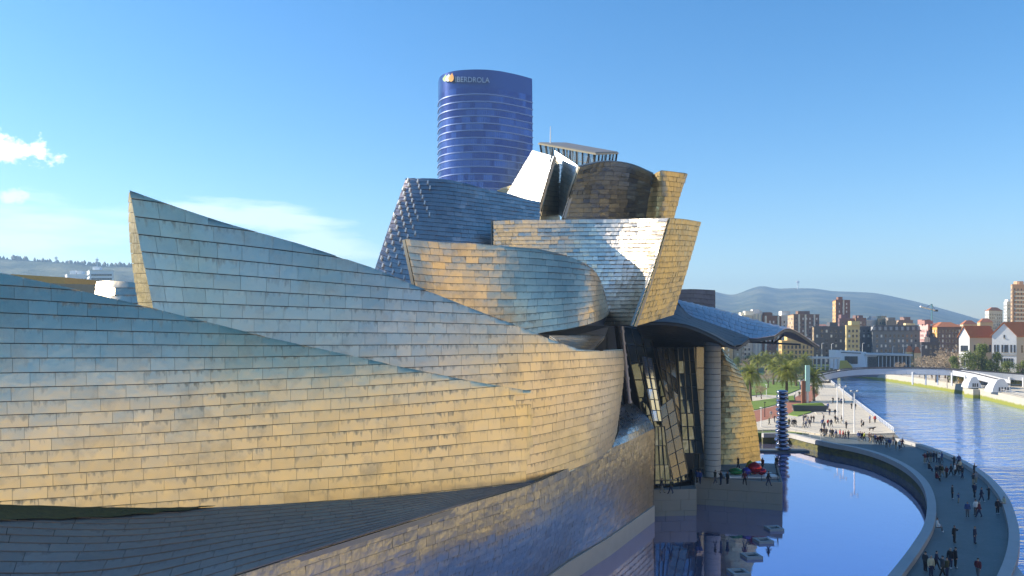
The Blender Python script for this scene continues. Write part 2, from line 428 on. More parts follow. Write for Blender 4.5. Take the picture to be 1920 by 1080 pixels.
# its end face turns away at the tip
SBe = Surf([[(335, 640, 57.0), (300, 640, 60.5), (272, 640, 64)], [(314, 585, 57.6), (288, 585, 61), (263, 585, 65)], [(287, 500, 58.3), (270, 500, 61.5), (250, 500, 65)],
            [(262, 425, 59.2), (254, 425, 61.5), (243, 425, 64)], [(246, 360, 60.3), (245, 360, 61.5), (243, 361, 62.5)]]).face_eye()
shell('shell_end', museum, SBe, M['ti_end_shade'], 0.8, 1.6, thick=0.05, label='shaded end face of the pointed shell')

# dark roof below the golden shell
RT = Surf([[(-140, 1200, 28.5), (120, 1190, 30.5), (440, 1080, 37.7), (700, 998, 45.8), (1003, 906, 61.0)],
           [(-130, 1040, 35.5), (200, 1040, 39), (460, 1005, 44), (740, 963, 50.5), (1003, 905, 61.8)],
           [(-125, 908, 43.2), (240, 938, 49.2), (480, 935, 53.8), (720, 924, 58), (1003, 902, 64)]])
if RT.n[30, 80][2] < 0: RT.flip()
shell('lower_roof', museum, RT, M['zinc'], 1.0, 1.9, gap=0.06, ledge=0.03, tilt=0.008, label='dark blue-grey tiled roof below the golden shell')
# moss creeping over the roof in the corner under the golden shell
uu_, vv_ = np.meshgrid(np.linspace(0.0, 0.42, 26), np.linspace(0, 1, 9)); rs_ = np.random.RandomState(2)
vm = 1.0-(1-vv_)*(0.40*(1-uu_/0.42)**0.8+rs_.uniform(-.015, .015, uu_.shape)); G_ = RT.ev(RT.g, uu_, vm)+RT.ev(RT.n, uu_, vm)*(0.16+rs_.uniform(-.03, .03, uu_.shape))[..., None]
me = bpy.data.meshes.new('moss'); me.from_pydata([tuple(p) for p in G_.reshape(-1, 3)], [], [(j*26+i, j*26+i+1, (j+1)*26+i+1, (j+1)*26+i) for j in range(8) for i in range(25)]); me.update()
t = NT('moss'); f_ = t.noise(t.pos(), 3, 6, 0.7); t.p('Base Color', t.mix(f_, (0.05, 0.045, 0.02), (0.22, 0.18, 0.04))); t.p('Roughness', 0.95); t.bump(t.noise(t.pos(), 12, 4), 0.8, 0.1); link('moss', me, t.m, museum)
# lower wall above the pool, with its stone plinth
wt = [(330, 1118, 34.6), (450, 1077, 37.9), (640, 1015, 43.9), (820, 960, 51.0), (1000, 906, 60.6), (1100, 860, 72.2), (1160, 833, 81.4), (1226, 803, 96.5)]
top3 = [P(*q) for q in wt]
nrm = []
for i, p in enumerate(top3):
    t = (top3[min(i+1, 7)]-top3[max(i-1, 0)]); t.z = 0; t.normalize(); nrm.append(Vector((t.y, -t.x, 0)))
lean = [2.6, 2.6, 2.6, 2.6, 2.4, 2.0, 1.2, 0.2]
WL = Surf([[tuple(p-n*l+Vector((0, 0, z-p.z))) for p, n, l in zip(top3, nrm, [q*k for q in lean])] for z, k in ((3.5, 1.0), (6.6, 0.5), (9.7, 0.08))]+[[tuple(p) for p in top3]], raw=True)
if WL.n[30, 80][0] < 0: WL.flip()
shell('lower_wall', museum, WL, M['ti_wall'], 0.66, 1.15, thick=0.05, ledge=0.05, tilt=0.012, pillow=0.02, label='tarnished titanium wall rising from the pool')
base = [p-n*(l+0.05)+Vector((0, 0, 3.5-p.z)) for p, n, l in zip(top3, nrm, lean)]
mb = MB()
for i in range(7):
    a, b_ = base[i], base[i+1]; na, nb = nrm[i], nrm[i+1]
    mb.hexa([(a+na*0.35).xyz+Vector((0,0,-2.9)), (b_+nb*0.35)+Vector((0,0,-2.9)), b_-nb*1.5+Vector((0,0,-2.9)), a-na*1.5+Vector((0,0,-2.9))],
            [a+na*0.35, b_+nb*0.35, b_-nb*1.5, a-na*1.5])
M['stone'] = simple('pale_stone', (0.62, 0.6, 0.55), 0.75, 0, 0.1, 0.8)
mb.build('plinth', M['stone'], museum)
# corner return wall, facing the atrium glass
e = top3[-1]; e2 = e+Vector((-9, 8, 0))
WR = Surf([[(e.x-0.2, e.y, 1.2), (e2.x, e2.y, 1.2)], [(e.x, e.y, 6), (e2.x, e2.y, 6)], [(e.x, e.y, e.z), (e2.x, e2.y, e.z+3)]], raw=True)
if WR.n[30, 80][0] < 0: WR.flip()
shell('corner_wall', museum, WR, M['ti_dark'], 0.7, 1.2)
# blue slope between the nose and the lower wall
SQ = Surf([[(1146, 841, 79.0), (1190, 822, 87), (1226, 803, 96.4)], [(1160, 805, 84), (1190, 795, 89), (1215, 785, 97)], [(1160, 770, 88.5), (1172, 758, 93), (1180, 750, 99)]])
if SQ.n[30, 80][2] < 0: SQ.flip()
shell('nose_roof', museum, SQ, M['ti_blue'], 0.9, 1.3, label='small blue roof slope between the nose and the lower wall')

# drum with the gold to blue sweep
xc = [760, 800, 850, 905, 960, 1015, 1065, 1105, 1128, 1139]
dc = np.array([70, 72.6, 74.8, 76.3, 76.9, 76.6, 76.6, 78.0, 81, 86.5])
SC = Surf([[(x+q, y, d) for x, q, y, d in zip(xc, qr, yr, dc+e)] for yr, qr, e in
           (([632, 638, 640, 638, 634, 626, 618, 608, 598, 588], [32, 18, 8, 0, 0, 0, 0, 0, 2, 3], np.array([.4, .3, .2, 0, -.5, -1.1, -1.6, -1.6, -1.3, -.9])),
            ([545, 548, 550, 551, 552, 552, 551, 549, 546, 543], [20, 12, 5, 0, 0, 0, 0, 0, 1, 1], np.array([.1, .1, .1, 0, -.2, -.45, -.65, -.65, -.5, -.4])),
            ([448, 452, 455, 456, 457, 462, 470, 480, 490, 500], [0, 0, 0, 0, 0, 0, 0, 0, 0, -2], np.array([0, 0, 0, .1, .5, .9, 1.3, 1.4, 1.2, .9])))]).face_eye()
SC.trim(top=[(750, 448), (850, 453), (925, 460), (1010, 467), (1060, 479), (1100, 496), (1118, 512), (1130, 540), (1137, 570), (1142, 588)],
        bot=[(700, 660), (1000, 628), (1020, 623), (1060, 618), (1100, 609), (1125, 600), (1145, 588)])
shell('drum_shell', museum, SC, M['ti_drum'], 0.68, 1.25, tilt=0.02, pillow=0.02, label='swelling drum shell turning from gold to blue')
# soffits below the drum
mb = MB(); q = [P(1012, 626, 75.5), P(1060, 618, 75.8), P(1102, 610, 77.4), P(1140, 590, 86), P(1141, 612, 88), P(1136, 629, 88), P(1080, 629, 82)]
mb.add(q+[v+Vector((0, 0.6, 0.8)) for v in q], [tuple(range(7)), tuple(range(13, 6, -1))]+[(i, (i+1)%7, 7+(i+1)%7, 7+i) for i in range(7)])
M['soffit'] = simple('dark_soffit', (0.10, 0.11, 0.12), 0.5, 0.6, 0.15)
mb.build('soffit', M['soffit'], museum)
SS = Surf([[(1060, 652, 80), (1090, 657, 80.5), (1112, 656, 82)], [(1030, 630, 84), (1085, 630, 85), (1134, 630, 86)]]).face_eye()
shell('soffit_fin', museum, SS, M['ti_bright'], 0.5, 1.0, label='pale ribbed fin under the drum')

# dark blue tower shell at the back left
SD = Surf([[(x, y, d) for x, y, d in zip(xr, yr, np.array([84.6, 84.2, 84, 84.5, 86, 88, 90])+e)] for xr, yr, e in
           (([690, 715, 770, 830, 890, 950, 1012], [545, 560, 570, 570, 565, 560, 555], -3.0),
            ([728, 748, 788, 838, 892, 950, 1012], [430, 432, 436, 440, 444, 448, 452], -1.0),
            ([765, 778, 803, 845, 895, 950, 1012], [325, 322, 320, 322, 330, 340, 352], 1.4))]).face_eye()
SD.trim(top=[(740, 338), (762, 335), (800, 334), (840, 337), (880, 346), (910, 355), (950, 362), (980, 372), (1012, 379)])
shell('blue_tower_shell', museum, SD, M['ti_navy'], 0.47, 0.85, gap=0.028, tilt=0.016, label='dark blue titanium tower shell with leaning left edge')
# short bright snow guards in slanting lines on its left flank
mb = MB()
for (us0, vs0) in ((0.17, 0.97), (0.09, 0.98), (0.02, 0.95), (0.02, 0.83), (0.02, 0.71), (0.02, 0.59), (0.02, 0.47), (0.02, 0.36), (0.02, 0.25)):
    for k in range(9):
        u = us0+k*0.019; v = vs0-k*0.045
        lo_, hi_ = SD.lim(np.array([u]))
        if v > hi_[0]-0.02 or v < 0.08 or (us0 > 0.15 and k > 3): continue
        p = Vector(SD.ev(SD.g, np.array([u]), np.array([v]))[0]); n = Vector(SD.ev(SD.n, np.array([u]), np.array([v]))[0])
        t = Vector(SD.ev(SD.g, np.array([u]), np.array([v+0.02]))[0])-p; t.normalize(); s_ = n.cross(t)
        q = [p+n*0.08+s_*0.06, p+n*0.08-s_*0.06, p+n*0.32-s_*0.06, p+n*0.32+s_*0.06]
        mb.hexa(q, [x+t*0.42 for x in q])
M['bright_metal'] = simple('bright_metal', (0.82, 0.82, 0.8), 0.4, 0.0)
o = mb.build('snow_guards', M['bright_metal'], museum); o['kind'] = 'stuff'

# broad band shell with its folded right flank
xe = [924, 975, 1030, 1090, 1150, 1205, 1254]
de = np.array([84.0, 86.0, 87.0, 87.2, 86.2, 84.3, 81.8])
SE = Surf([[(x+q, y, d) for x, q, y, d in zip(xe, qr, yr, de+e)] for yr, qr, e in
           (([610]*7, [0, 0, 0, -2, -15, -38, -66], np.array([2.6, 2.4, 1.8, .6, -.8, -1.6, -2])), ([510]*7, [0, 0, 0, 0, -6, -16, -30], np.array([1.3, 1.2, .9, .3, -.4, -.8, -1])), ([414, 412, 412, 411, 411, 410, 409], [0]*7, 0.0))]).face_eye()
shell('band_shell', museum, SE, M['ti_band'], 0.44, 0.85, ledge=0.09, tilt=0.025, pillow=0.03, label='broad horizontal band shell, gold at left and white at right')
SF = Surf([[(1188, 612, 79.7), (1230, 600, 84), (1262, 590, 89)], [(1224, 510, 80.8), (1260, 508, 85), (1288, 505, 90)], [(1256, 409, 81.9), (1285, 411, 86), (1314, 416, 91)]]).face_eye()
shell('band_flank', museum, SF, M['ti_brass'], 0.62, 0.8, tilt=0.02, label='bronze right flank of the band shell')

# crown of shells on top
def quad_shell(name, a, b, c, d, mat, label, rh=0.6, pw=1.1, mid=None, **kw):
    """a bottom left, b bottom right, c top right, d top left"""
    rows_ = [[a, b], [d, c]]
    if mid: rows_ = [[a, mid[0], b], [d, mid[1], c]]
    return shell(name, museum, Surf(rows_).face_eye(), mat, rh, pw, label=label, **kw)
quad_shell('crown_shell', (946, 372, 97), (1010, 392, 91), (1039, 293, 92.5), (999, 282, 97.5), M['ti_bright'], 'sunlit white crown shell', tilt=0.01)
quad_shell('crown_shell', (1011, 414, 91), (1049, 414, 96), (1048, 297, 96.5), (1039, 292, 92.6), M['ti_dark'], 'shaded narrow side of the white crown shell')  # darker metal than its front: shade put into the base colour
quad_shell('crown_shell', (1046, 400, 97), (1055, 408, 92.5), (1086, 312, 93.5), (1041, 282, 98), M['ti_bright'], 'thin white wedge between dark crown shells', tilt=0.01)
shell('crown_shell', museum, Surf([[(1056, 415, 94.0), (1110, 415, 97), (1165, 414, 98), (1214, 413, 97.5)], [(1070, 360, 92.6), (1120, 358, 95.5), (1172, 360, 96.5), (1218, 366, 96)],
      [(1086, 313, 91.5), (1135, 303, 94), (1180, 307, 95), (1224, 326, 94.5)]]).face_eye(), M['ti_dark'], 0.58, 1.1, tilt=0.022, label='dark olive crown shell with arched top edge')
shell('crown_shell', museum, Surf([[(1211, 415, 97), (1238, 414, 95.5), (1262, 413, 98)], [(1218, 366, 96), (1246, 364, 94.4), (1275, 366, 97)], [(1225, 327, 95), (1243, 320, 93.4), (1289, 326, 96)]]).face_eye(),
      M['ti_brass'], 0.58, 0.75, tilt=0.02, label='golden crown shell at the right end')
quad_shell('crown_fin', (932, 358, 100), (962, 366, 99), (958, 348, 100), (945, 352, 101), M['ti_brass'], 'small bronze fin beside the white crown shell')
# ------------------------------------------------------------------ rest of the museum: canopy, pillar, glass, terraces
# canopy vault with standing seams
SV = Surf([[(1291, 592, 103), (1350, 613, 101), (1404, 634, 100), (1451, 630, 100)],
           [(1268, 563, 107), (1345, 581, 107.5), (1415, 602, 108.5), (1484, 617, 110)],
           [(1300, 590, 116), (1400, 605, 118), (1470, 625, 120), (1537, 650, 120)]])
if SV.n[30, 80][2] < 0: SV.flip()
M['seam_metal'] = titanium('seam_metal', (0.66, 0.58, 0.6), (0.72, 0.64, 0.62), 0.42, 0.35, 0.1)
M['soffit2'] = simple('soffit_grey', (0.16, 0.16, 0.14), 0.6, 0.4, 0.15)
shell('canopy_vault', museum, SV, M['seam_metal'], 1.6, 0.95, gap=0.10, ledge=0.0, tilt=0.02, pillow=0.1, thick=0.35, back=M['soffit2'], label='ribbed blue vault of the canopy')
SFa = Surf([[(1186, 606, 99), (1240, 604, 97.6), (1290, 610, 96.6), (1335, 628, 95.6), (1378, 650, 95.0), (1404, 636, 97.5)],
            [(1190, 601, 100), (1267, 563, 106.8), (1291, 590, 103.3), (1330, 605, 101.8), (1375, 621, 100.6), (1405, 633, 99.6)]]).face_eye()
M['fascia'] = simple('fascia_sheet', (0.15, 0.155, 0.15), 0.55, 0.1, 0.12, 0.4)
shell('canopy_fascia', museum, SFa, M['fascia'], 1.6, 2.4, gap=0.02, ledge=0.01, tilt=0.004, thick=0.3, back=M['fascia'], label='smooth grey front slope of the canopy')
SU = Surf([[(1215, 648, 112), (1255, 656, 112), (1320, 652, 112), (1368, 650, 108)], [(1200, 625, 105), (1260, 628, 104), (1320, 635, 103), (1372, 650, 101)], [(1188, 607, 99.3), (1255, 606, 97.6), (1318, 622, 96.3), (1378, 652, 95.3)]]).face_eye()
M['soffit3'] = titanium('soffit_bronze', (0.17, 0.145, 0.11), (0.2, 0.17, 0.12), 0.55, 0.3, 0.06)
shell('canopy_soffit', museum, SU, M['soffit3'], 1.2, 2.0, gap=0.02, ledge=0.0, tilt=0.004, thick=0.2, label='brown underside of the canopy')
# truss below the vault's open end
M['dark_steel'] = simple('dark_steel', (0.035, 0.035, 0.04), 0.5, 0.6)
mb = MB(); A_, B_ = P(1402, 641, 101.5), P(1500, 646, 110); mb.tube([A_, B_], 0.14)
for px1, px2, yy in ((1425, 1436, 629), (1452, 1447, 628), (1470, 1452, 628), (1440, 1447, 642)):
    mb.tube([P(px1, yy, 105), P(px2, 643.5, 105.5)], 0.12)
mb.build('truss', M['dark_steel'], museum)
# pillar
cb = PZ(1335.5, 893, 5.4)
M['pillar'] = simple('pillar_stone', (0.55, 0.53, 0.47), 0.7, 0, 0.1, 0.7)
mb = MB(); n = 20; zt = 23.2
segs = 24; h0 = (zt-5.3)/segs
pil = empty('pillar', cb); pil.parent = museum
core = MB(); core.ring([(1.02, 0), (1.02, zt-5.3)], 20); core.build('core', M['joint'], pil, True)
drum = MB(); drum.ring([(1.06, 0.02), (1.08, 0.04), (1.08, h0-0.05), (1.06, h0-0.03)], 24); dm = drum.mesh('pillar_drum')
dm.materials.append(M['pillar'])
for k in range(segs):
    o = link('pillar_drum', dm, None, pil); o.location = (0, 0, k*h0)

# atrium glass: leaning facets with mullions
def glassmat(name, col, mixg=0.5, rough=0.03):
    t = NT(name); t.p('Base Color', (*col, 1)); t.p('Roughness', rough); t.p('Specular IOR Level', 0.9); t.p('IOR', 1.7); t.p('Metallic', mixg)
    t.bump(t.noise(t.pos(), 0.5, 2), 0.05, 0.2)
    return t.m
M['glass'] = glassmat('atrium_glass', (0.2, 0.24, 0.25), 0.6)
M['glass_b'] = glassmat('atrium_glass_bright', (0.75, 0.82, 0.9), 0.9, 0.12)
M['glass_w'] = glassmat('atrium_glass_warm', (0.26, 0.23, 0.17), 0.7, 0.2)
M['mullion'] = simple('mullion_steel', (0.22, 0.22, 0.2), 0.4, 0.7)
atr = empty('atrium_glazing'); atr.parent = museum; atr['label'] = 'leaning glass facets of the atrium behind the pillar'
def facet(a, b, c, d, nx, ny, mat, bars=0.09, pick=None):
    """a bottom left, b bottom right, c top right, d top left (px,py,depth); panes between mullions"""
    a, b, c, d = [P(*q) for q in (a, b, c, d)]
    S = lambda u, v: (a*(1-u)+b*u)*(1-v)+(d*(1-u)+c*u)*v
    n = (b-a).cross(d-a).normalized()
    if n.dot(Vector((0, 0, CZ))-a) < 0: n = -n
    for i in range(nx):
        for j in range(ny):
            u0, u1, v0, v1 = i/nx, (i+1)/nx, j/ny, (j+1)/ny
            q = [S(u0, v0), S(u1, v0), S(u1, v1), S(u0, v1)]
            jt = n*random.gauss(0, 0.03)
            q2 = [p-n*0.04+(jt if k in (1, 2) else -jt) for k, p in enumerate(q)]
            mb = MB(); mb.hexa(q2, [p+n*0.03 for p in q2]); 
            mb.build('pane', M[pick(i, j)] if pick else M[mat], atr)
    for i in range(nx+1):
        mb = MB(); mb.tube([S(i/nx, 0)+n*0.06, S(i/nx, 1)+n*0.06], bars, 4); mb.build('mullion', M['mullion'], atr)
    for j in range(ny+1):
        mb = MB(); mb.tube([S(0, j/ny)+n*0.06, S(1, j/ny)+n*0.06], bars*0.8, 4); mb.build('transom', M['mullion'], atr)
facet((1235, 915, 105), (1290, 900, 106), (1215, 620, 108), (1166, 612, 106), 3, 9, 'glass')
facet((1226, 790, 100), (1242, 790, 101), (1222, 672, 103), (1203, 668, 102), 2, 6, 'glass_b', 0.05)
facet((1228, 908, 100.5), (1258, 908, 101), (1246, 800, 102), (1228, 800, 101.5), 3, 3, 'glass', 0.06)
facet((1262, 900, 101.5), (1290, 888, 102), (1262, 745, 103.5), (1235, 765, 103), 2, 6, 'glass_w', 0.05)
facet((1280, 850, 105), (1318, 850, 106), (1300, 652, 108), (1270, 652, 107), 3, 8, 'glass', 0.08)
facet((1248, 745, 104), (1278, 800, 104.5), (1262, 652, 107), (1232, 652, 106), 3, 5, 'glass_w', 0.05)
facet((1300, 905, 107.5), (1321, 905, 108), (1321, 850, 108), (1300, 850, 107.5), 2, 2, 'glass', 0.06)
facet((1288, 850, 109), (1322, 850, 109.5), (1322, 650, 109.5), (1288, 650, 109), 2, 5, 'glass_w', 0.06)
# dark steel risers beside the nose
mb = MB(); mb.tube([P(1176, 756, 93), P(1152, 556, 93)], 0.42, 8); mb.build('riser', M['dark_steel'], museum)
M['steel_pipe'] = simple('steel_pipe', (0.3, 0.3, 0.36), 0.35, 0.7)
mb = MB(); mb.tube([P(1181, 756, 92), P(1160, 558, 92)], 0.2, 8)
for k in range(9): 
    p = P(1181, 756, 92).lerp(P(1160, 558, 92), k/9); mb.tube([p, p+Vector((0, 0, 0.3))], 0.27, 8)
mb.build('riser_pipe', M['steel_pipe'], museum)
mb = MB(); q = [P(1140, 760, 97), P(1182, 760, 97), P(1150, 548, 97), P(1138, 548, 97)]
mb.hexa(q, [v+Vector((0, 1, 0)) for v in q]); mb.build('riser_backing', M['soffit'], museum)
# dark interior wall behind the glass so the building is closed
mb = MB(); q = [P(1165, 930, 112), P(1345, 905, 113), P(1345, 640, 113), P(1150, 600, 112)]
mb.hexa(q, [v+Vector((0, 1, 0)) for v in q]); mb.build('inner_wall', M['soffit'], museum)
# golden wall right of the pillar
SG = Surf([[(1340, 872, 116), (1385, 870, 115.5), (1426, 864, 118)], [(1340, 780, 116.6), (1380, 778, 116), (1414, 775, 118.4)], [(1338, 690, 117.6), (1362, 690, 117), (1388, 700, 119)], [(1332, 640, 118.5), (1345, 640, 118), (1358, 660, 119.5)]]).face_eye()
shell('garden_wall_shell', museum, SG, M['ti_brass'], 0.75, 1.5, ledge=0.07, pillow=0.02, tilt=0.012, label='golden tapering shell right of the pillar')
# grey block far behind the canopy
M['block_grey'] = titanium('block_grey', (0.2, 0.22, 0.26), (0.24, 0.25, 0.28), 0.7, 0.3, 0.05)
SN = Surf([[(1262, 590, 140), (1300, 592, 141), (1341, 600, 142)], [(1262, 543, 140), (1300, 542, 141), (1341, 544, 142)]]).face_eye()
shell('rear_block', museum, SN, M['block_grey'], 0.8, 1.6, thick=8, label='grey metal block behind the canopy')
# rooftop glass pavilion
pav = empty('roof_pavilion'); pav.parent = museum; pav['label'] = 'steel and glass pavilion on top of the crown'
c0, c1, c2 = P(1009, 268, 104), P(1117, 287.5, 100), P(1160, 286, 111); c3 = c0+(c2-c1)
M['roof_edge'] = simple('roof_edge_tan', (0.5, 0.42, 0.28), 0.6)
M['roof_felt'] = simple('roof_felt', (0.24, 0.24, 0.24), 0.7)
mb = MB(); r4 = [c0, c1, c2, c3]; mb.hexa([v+Vector((0, 0, -0.2)) for v in r4], [v+Vector((0, 0, 0.0)) for v in r4]); mb.build('roof_slab', M['roof_edge'], pav)
cen = (c0+c1+c2+c3)/4
mb = MB(); mb.hexa([v.lerp(cen, 0.03)+Vector((0, 0, 0.004)) for v in r4], [v.lerp(cen, 0.03)+Vector((0, 0, 0.12)) for v in r4]); mb.build('roof_deck', M['roof_felt'], pav)
lowr = [v.lerp(cen, 0.16)+Vector((0, 0, -4.2)) for v in r4]; upr = [v.lerp(cen, 0.05)+Vector((0, 0, -0.21)) for v in r4]
t = NT('clear_glass'); t.p('Base Color', (0.5, 0.6, 0.65, 1)); t.p('Roughness', 0.02); t.p('Transmission Weight', 0.0); t.p('Alpha', 0.35); t.p('Metallic', 0.5); M['clear'] = t.m
for i in range(4):
    a, b_, c, d = lowr[i], lowr[(i+1)%4], upr[(i+1)%4], upr[i]; n = 9 if i % 2 == 0 else 6
    for k in range(n+1):
        f = k/n; mb = MB(); mb.tube([a.lerp(b_, f), d.lerp(c, f)], 0.13 if k in (0, n) else 0.09, 4); mb.build('post', M['dark_steel'], pav)
        if k < n:
            f2 = (k+1)/n; q = [a.lerp(b_, f), a.lerp(b_, f2), d.lerp(c, f2), d.lerp(c, f)]
            mb = MB(); mb.add(q, [(0, 1, 2, 3)]); mb.build('pane', M['clear'], pav)
            if k % 3 == 1:
                mb = MB(); mb.tube([a.lerp(b_, f), d.lerp(c, f2)], 0.06, 4); mb.build('brace', M['dark_steel'], pav)
    mb = MB(); mb.tube([a.lerp(d, 0.5), b_.lerp(c, 0.5)], 0.06, 4); mb.build('rail', M['bright_metal'], pav)
mb = MB(); mb.tube([P(1032, 272, 106), P(1032, 252, 106), P(1032, 237, 106)], [0.1, 0.07, 0.04], 6); mb.build('mast', M['bright_metal'], pav)
# unseen core behind the shells, with blocks added to shade the walkway
M['render_wall'] = simple('plain_render', (0.3, 0.27, 0.22), 0.8)
mb = MB()
for (x0, x1, y0, y1, z0, z1) in ((-6, 14, 100, 125, 3, 36), (-28, -2, 72, 96, 3, 22), (0, 20, 126, 158, 3, 37), (4, 22, 114, 125.9, 3, 38)):
    mb.box(x0, x1, y0, y1, z0, z1)
mb.box(-8, 6, 95.9, 101, 3, 34); mb.box(-8, 8, 89.8, 95.8, 3, 33)  # fillers added to stop sun leaking through onto the walkway
mb.prism([(-75, 15), (-34, 42.5), (-40, 60), (-85, 40)], 3, 27)  # off-frame block added to keep sun off the lower roof
mb.build('core_sun_blocks', M['render_wall'], museum)

# left background of the museum roofs
mb = MB(); q = [P(20, 514, 120), P(122, 520, 120), P(122, 560, 120), P(20, 560, 120)]
mb.hexa(q, [v+Vector((2, 14, 0)) for v in q]); M['tan_roof'] = simple('tan_roof', (0.5, 0.33, 0.12), 0.7); mb.build('rear_parapet', M['tan_roof'], museum)
mb = MB(); q = [P(95, 531, 112), P(182, 534, 112), P(182, 580, 112), P(95, 580, 112)]
mb.hexa(q, [v+Vector((2, 7.5, 0)) for v in q]); mb.build('rear_wall', M['render_wall'], museum)
SL = Surf([[(178, 585, 100), (215, 585, 97), (275, 585, 98)], [(179, 550, 100.6), (215, 550, 98), (270, 550, 99)], [(182, 528, 101.5), (215, 527, 99), (270, 531, 100)]]).face_eye()
shell('rear_shell', museum, SL, M['ti_grey'], 1.1, 3.0, ledge=0.06, tilt=0.015, pillow=0.04, label='pale crumpled shell behind the pointed tip')

# terraces in the pool
POOL = 1.6
M['terrace_stone'] = simple('terrace_stone', (0.4, 0.38, 0.33), 0.75, 0, 0.1, 0.6)
M['terrace_floor'] = simple('terrace_floor', (0.3, 0.29, 0.27), 0.7, 0, 0.1, 0.6)
ter = empty('terrace'); ter.parent = museum; ter['label'] = 'stone terrace jutting into the pool below the pillar'
def terrace(poly, z1, blocks, face):
    mb = MB(); mb.prism(poly, 0.4, z1-0.1); mb.build('terrace_core', M['terrace_floor'], ter)
    # facing stones along the given edges
    for (a, b_) in face:
        a, b_ = Vector((*a, 0)), Vector((*b_, 0)); L = (b_-a).length; t_ = (b_-a)/L; n = Vector((t_.y, -t_.x, 0)); z = 0.9; course = 0
        hs_ = (z1-z)/3
        while z < z1-0.05:
            x = -random.random()*1.5
            while x < L:
                x0, x1 = max(0, x), min(L, x+2.4); x += 2.4
                if x1-x0 < 0.2: continue
                m2 = MB(); o0 = 0.02+random.random()*0.03
                q = [a+t_*(x0+0.015), a+t_*(x1-0.015), a+t_*(x1-0.015)+n*(0.12+o0), a+t_*(x0+0.015)+n*(0.12+o0)]
                m2.hexa([v+Vector((0, 0, z+0.012)) for v in q], [v+Vector((0, 0, z+hs_-0.012)) for v in q])
                m2.build('facing_stone', M['terrace_stone'], ter)
            z += hs_; course += 1
T1 = [PZ(1303, 945, POOL), PZ(1465, 957, POOL)]
p1, p2 = T1; p3 = PZ(1455, 868, 5.2); p4 = PZ(1290, 862, 5.2)
terrace([tuple(p1.xy), tuple(p2.xy), tuple(p3.xy), tuple(p4.xy)], 5.2, 0, [(p1.xy, p2.xy), (p2.xy, p3.xy)])
s1, s2 = PZ(1224, 968, POOL), PZ(1304, 966, POOL); s3 = PZ(1300, 908, 4.9); s4 = PZ(1226, 915, 4.9)
terrace([tuple(s1.xy), tuple(s2.xy), tuple(s3.xy), tuple(s4.xy)], 4.9, 0, [(s1.xy, s2.xy), (s2.xy, s3.xy)])
def railing(pts, parent, h=1.1, post=2.0, mat='dark_steel', rails=(1.1, 0.6), r=0.03):
    pts = [Vector(p) for p in pts]
    mb = MB()
    for k in rails: mb.tube([p+Vector((0, 0, k*h/1.1)) for p in pts], r*1.3 if k == rails[0] else r*0.8, 5)
    mb.build('rail', M[mat], parent)
    for a, b_ in zip(pts, pts[1:]):
        n = max(1, round((b_-a).length/post))
        for k in range(n):
            q = a.lerp(b_, k/n); mb = MB(); mb.tube([q, q+Vector((0, 0, h))], r, 5); mb.build('post', M[mat], parent)
z5 = Vector((0, 0, 0))
railing([(p1.x+0.3, p1.y+0.3, 5.1), (p2.x-0.3, p2.y+0.3, 5.1), (p3.x-0.2, p3.y, 5.1)], ter)
railing([(s1.x+0.2, s1.y+0.3, 4.8), (s2.x-0.2, s2.y+0.3, 4.8)], ter)
# white plinth with plain coloured rounded forms (stand-in for the sculpture on the terrace)
scu = empty('terrace_sculpture', PZ(1405, 893, 5.2)); tag(scu, 'plain coloured metal lumps on a white slab on the terrace', 'sculpture')
M['white_paint'] = simple('white_paint', (0.78, 0.78, 0.78), 0.4, 0, 0.04)
mb = MB(); mb.box(-3.6, 3.4, -1.6, 1.6, 0, 0.25); mb.build('slab', M['white_paint'], scu)
for k, (x, y, rx, rz, c) in enumerate(((-1.8, 0, 1.0, 0.45, (0.06, 0.3, 0.08)), (-0.4, -0.2, 0.7, 0.5, (0.12, 0.08, 0.4)), (0.7, 0, 1.0, 0.85, (0.5, 0.02, 0.03)), (0.3, 0.6, 0.6, 0.9, (0.55, 0.4, 0.03)), (1.5, -0.3, 0.7, 0.5, (0.45, 0.02, 0.06)))):
    mb = MB(); mb.ring([(0.05*rx, 0), (0.7*rx, 0.3*rz), (rx, rz), (0.75*rx, 1.6*rz), (0.08*rx, 2*rz)], 12)
    o = mb.build('lump', simple('lump_paint_%d' % k, c, 0.15, 0.5, 0.05), scu, True); o.location = (x, y, 0.24)
# ------------------------------------------------------------------ the setting: water, banks, walkway, plaza
def poly_prism(name, pts, z0, z1, mat, parent=None):
    mb = MB(); pts = [tuple(p[:2]) for p in pts]
    ar = sum(a[0]*b[1]-b[0]*a[1] for a, b in zip(pts, pts[1:]+pts[:1]))
    if ar < 0: pts = pts[::-1]
    mb.prism(pts, z0, z1); o = mb.build(name, mat, parent)
    bm = bmesh.new(); bm.from_mesh(o.data); bmesh.ops.triangulate(bm, faces=[f for f in bm.faces if len(f.verts) > 4]); bm.to_mesh(o.data); bm.free()
    return o
def water(name, col, rough, bsc, bst, stretch, metal=0.0):
    t = NT(name); t.p('Base Color', (*col, 1)); t.p('Roughness', rough); t.p('IOR', 1.33); t.p('Specular IOR Level', 0.8); t.p('Metallic', metal)
    h = t.math('ADD', t.noise(t.pos(stretch), bsc, 4, 0.6, 0.6), t.math('MULTIPLY', t.noise(t.pos(stretch), bsc*3.3, 3, 0.6, 0.3), 0.35))
    t.bump(h, bst, 0.6); return t.m
M['river'] = water('river_water', (0.24, 0.42, 0.86), 0.05, 0.22, 1.0, (0.42, 1.0, 1), 0.6)
M['pool'] = water('pool_water', (0.55, 0.53, 0.86), 0.02, 0.35, 0.016, (1, 1, 1), 0.85)
